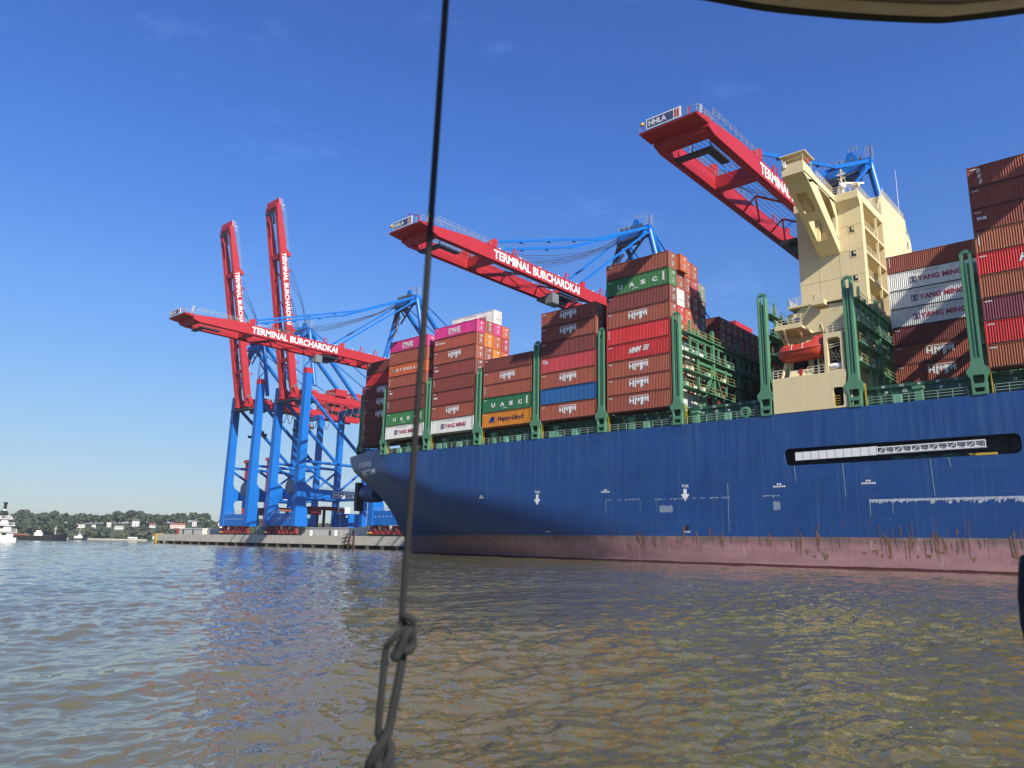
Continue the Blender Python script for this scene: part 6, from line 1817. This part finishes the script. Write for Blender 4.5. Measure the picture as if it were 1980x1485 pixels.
l.new(wv.outputs['Fac'], rp.inputs['Fac']); l.new(rp.outputs['Color'], b.inputs['Base Color'])
bp = n.new('ShaderNodeBump'); bp.inputs['Strength'].default_value = .35; bp.inputs['Distance'].default_value = .002
l.new(wv.outputs['Fac'], bp.inputs['Height']); l.new(bp.outputs['Normal'], b.inputs['Normal'])
def smoothpath(pts, k=5):
    P = [Vector(p) for p in pts]; out = []
    for i in range(len(P) - 1):
        p0, p1, p2, p3 = P[max(i - 1, 0)], P[i], P[i + 1], P[min(i + 2, len(P) - 1)]
        for j in range(k):
            s = j / k
            out.append(.5 * ((2 * p1) + (p2 - p0) * s + (2 * p0 - 5 * p1 + 4 * p2 - p3) * s * s + (3 * p1 - p0 - 3 * p2 + p3) * s ** 3))
    out.append(P[-1]); return out
def ZK(x, y, w=0.0):      # sketch units of the knot study -> centimetres
    return K((x - 410) / 4.433 * .062, -(y - 180) / 4.433 * .062, w)
rt = thing('hanging_rope', 'dark knotted rope hanging across the middle of the picture', 'rope', tuple(KO))
top = Vector((-.587, .526, 2.539)); far = top + (top - KO) * .6
MB().tube([far, top, top.lerp(KO, .5) + Vector((.002, 0, 0)), KO + Vector((0, 0, -.01))], .0040, 10).build('rope_line', ROPE, rt, 60)
r_ = .0037
MB().tube(smoothpath([ZK(410, 200, 0), ZK(430, 185, -.4), ZK(470, 185, -.9), ZK(515, 205, -.9), ZK(510, 265, -.5), ZK(440, 290, -.2), ZK(375, 345, -.5), ZK(325, 400, -.4), ZK(295, 450, 0), ZK(287, 600, .1), ZK(278, 900, 0), ZK(270, 1120, .3)]), r_ * 1.12, 10).build('rope_loop', ROPE, rt, 60)
MB().tube(smoothpath([ZK(420, 220, .8), ZK(450, 330, .8), ZK(410, 420, .1), ZK(375, 490, -.6), ZK(395, 510, -1.2), ZK(430, 440, -1.2), ZK(470, 330, -1.3), ZK(505, 300, -.8), ZK(520, 400, -.2), ZK(505, 450, -.6), ZK(470, 455, -1.0), ZK(440, 400, .4)]), r_ * 1.4, 10).build('knot', ROPE, rt, 60)
MB().tube(smoothpath([ZK(442, 450, .2), ZK(430, 600, .1), ZK(404, 800, 0), ZK(368, 1050, 0), ZK(335, 1160, -.5), ZK(285, 1230, -.8), ZK(235, 1320, -.6), ZK(220, 1380, 0), ZK(250, 1390, .5), ZK(300, 1300, .6), ZK(360, 1200, .5), ZK(390, 1260, 0), ZK(370, 1340, -.4), ZK(320, 1420, -.4), ZK(280, 1520, 0), ZK(260, 1700, 0)]), r_ * 1.45, 10).build('rope_loop', ROPE, rt, 60)
MB().tube(smoothpath([ZK(270, 1110, .5), ZK(300, 1200, .8), ZK(370, 1300, .8), ZK(400, 1400, .4), ZK(410, 1450, 0), ZK(370, 1470, -.8), ZK(320, 1400, -1.0), ZK(300, 1340, -.6)]), r_ * 1.45, 10).build('knot', ROPE, rt, 60)

# canopy edge overhead
CAN = paint('canvas_brown', (.60, .53, .45), .9, .25, .1, 6.0, (.04, .03, .02), .5, bump=.4)
ct = thing('boat_canopy', 'brown canvas canopy edge overhead at the upper right corner', 'canopy', (-.25, 1.4, 2.9))
edge = [(-.70, 1.02, 2.955), (-.60, 1.098, 2.921), (-.538, 1.148, 2.903), (-.468, 1.214, 2.888), (-.383, 1.293, 2.879), (-.311, 1.358, 2.874), (-.239, 1.422, 2.872), (-.203, 1.453, 2.875), (-.107, 1.534, 2.893), (0.02, 1.64, 2.925), (.2, 1.79, 2.97)]
back = Vector((.56, -.62, .02))
e = smoothpath(edge, 4); m_ = MB(); vs = []; nj = 8
for p in e:
    for j in range(nj + 1):
        f = j / nj; vs.append(p + back * (f * 1.6) + Vector((0, 0, .10 * math.sin(f * 1.5) + .004)))
for p in e:
    for j in range(nj + 1):
        f = j / nj; vs.append(p + back * (f * 1.6) + Vector((0, 0, .10 * math.sin(f * 1.5) + .012)))
fs = []; W_ = nj + 1; N_ = len(e) * W_
for i in range(len(e) - 1):
    for j in range(nj):
        a = i * W_ + j; fs.append((a, a + W_, a + W_ + 1, a + 1)); fs.append((N_ + a, N_ + a + 1, N_ + a + W_ + 1, N_ + a + W_))
    fs.append((i * W_, N_ + i * W_, N_ + (i + 1) * W_, (i + 1) * W_))
m_.add(vs, fs); m_.build('canvas', CAN, ct, 50)
MB().tube([p + Vector((0, 0, .007)) for p in e], .0085, 8).build('hem', paint('canvas_hem', (.030, .026, .022), .9), ct, 60)
sm_ = MB(); sm_.tube([p + back * .05 + Vector((0, 0, .006)) for p in e], .0035, 6); sm_.build('seam', paint('canvas_seam', (.16, .13, .10), .9), ct, 60)

# padded post at the right edge
pt = thing('padded_post', 'dark navy padded post top just entering at the right photo edge', 'post', (-.16, 1.80, 1.2))
c0 = Vector((-.246, 1.712, 1.775)) + Vector((.75, .661, .02)) * .108
prof = [(.01, -.20), (.05, -.185), (.074, -.14), (.090, -.08), (.098, 0.0), (.097, .05), (.091, .10), (.086, .125), (.06, .14), (.01, .145)]
MB().lathe(prof, tuple(c0), 'Z', 24).build('pad', paint('navy_cloth', (.010, .012, .022), .9, .2, .1, 8), pt, 60)
MB().tube([tuple(c0 + Vector((0, 0, -.9))), tuple(c0 + Vector((0, 0, -.15)))], .012, 10).build('pole', CDARK, pt)

# ---- thin late-summer haze over the river
hz = bpy.data.materials.new('haze_air'); hz.use_nodes = True
hn, hl = hz.node_tree.nodes, hz.node_tree.links; hn.clear()
ho = hn.new('ShaderNodeOutputMaterial'); hv = hn.new('ShaderNodeVolumePrincipled')
hv.inputs['Color'].default_value = (.80, .87, .95, 1); hv.inputs['Density'].default_value = 0.00010; hv.inputs['Anisotropy'].default_value = 0.2
hl.new(hv.outputs['Volume'], ho.inputs['Volume'])
hb_ = MB().box(-2600, 2600, -2600, 2600, -5.0, 165.0).build('haze', hz)
hb_['kind'] = 'stuff'
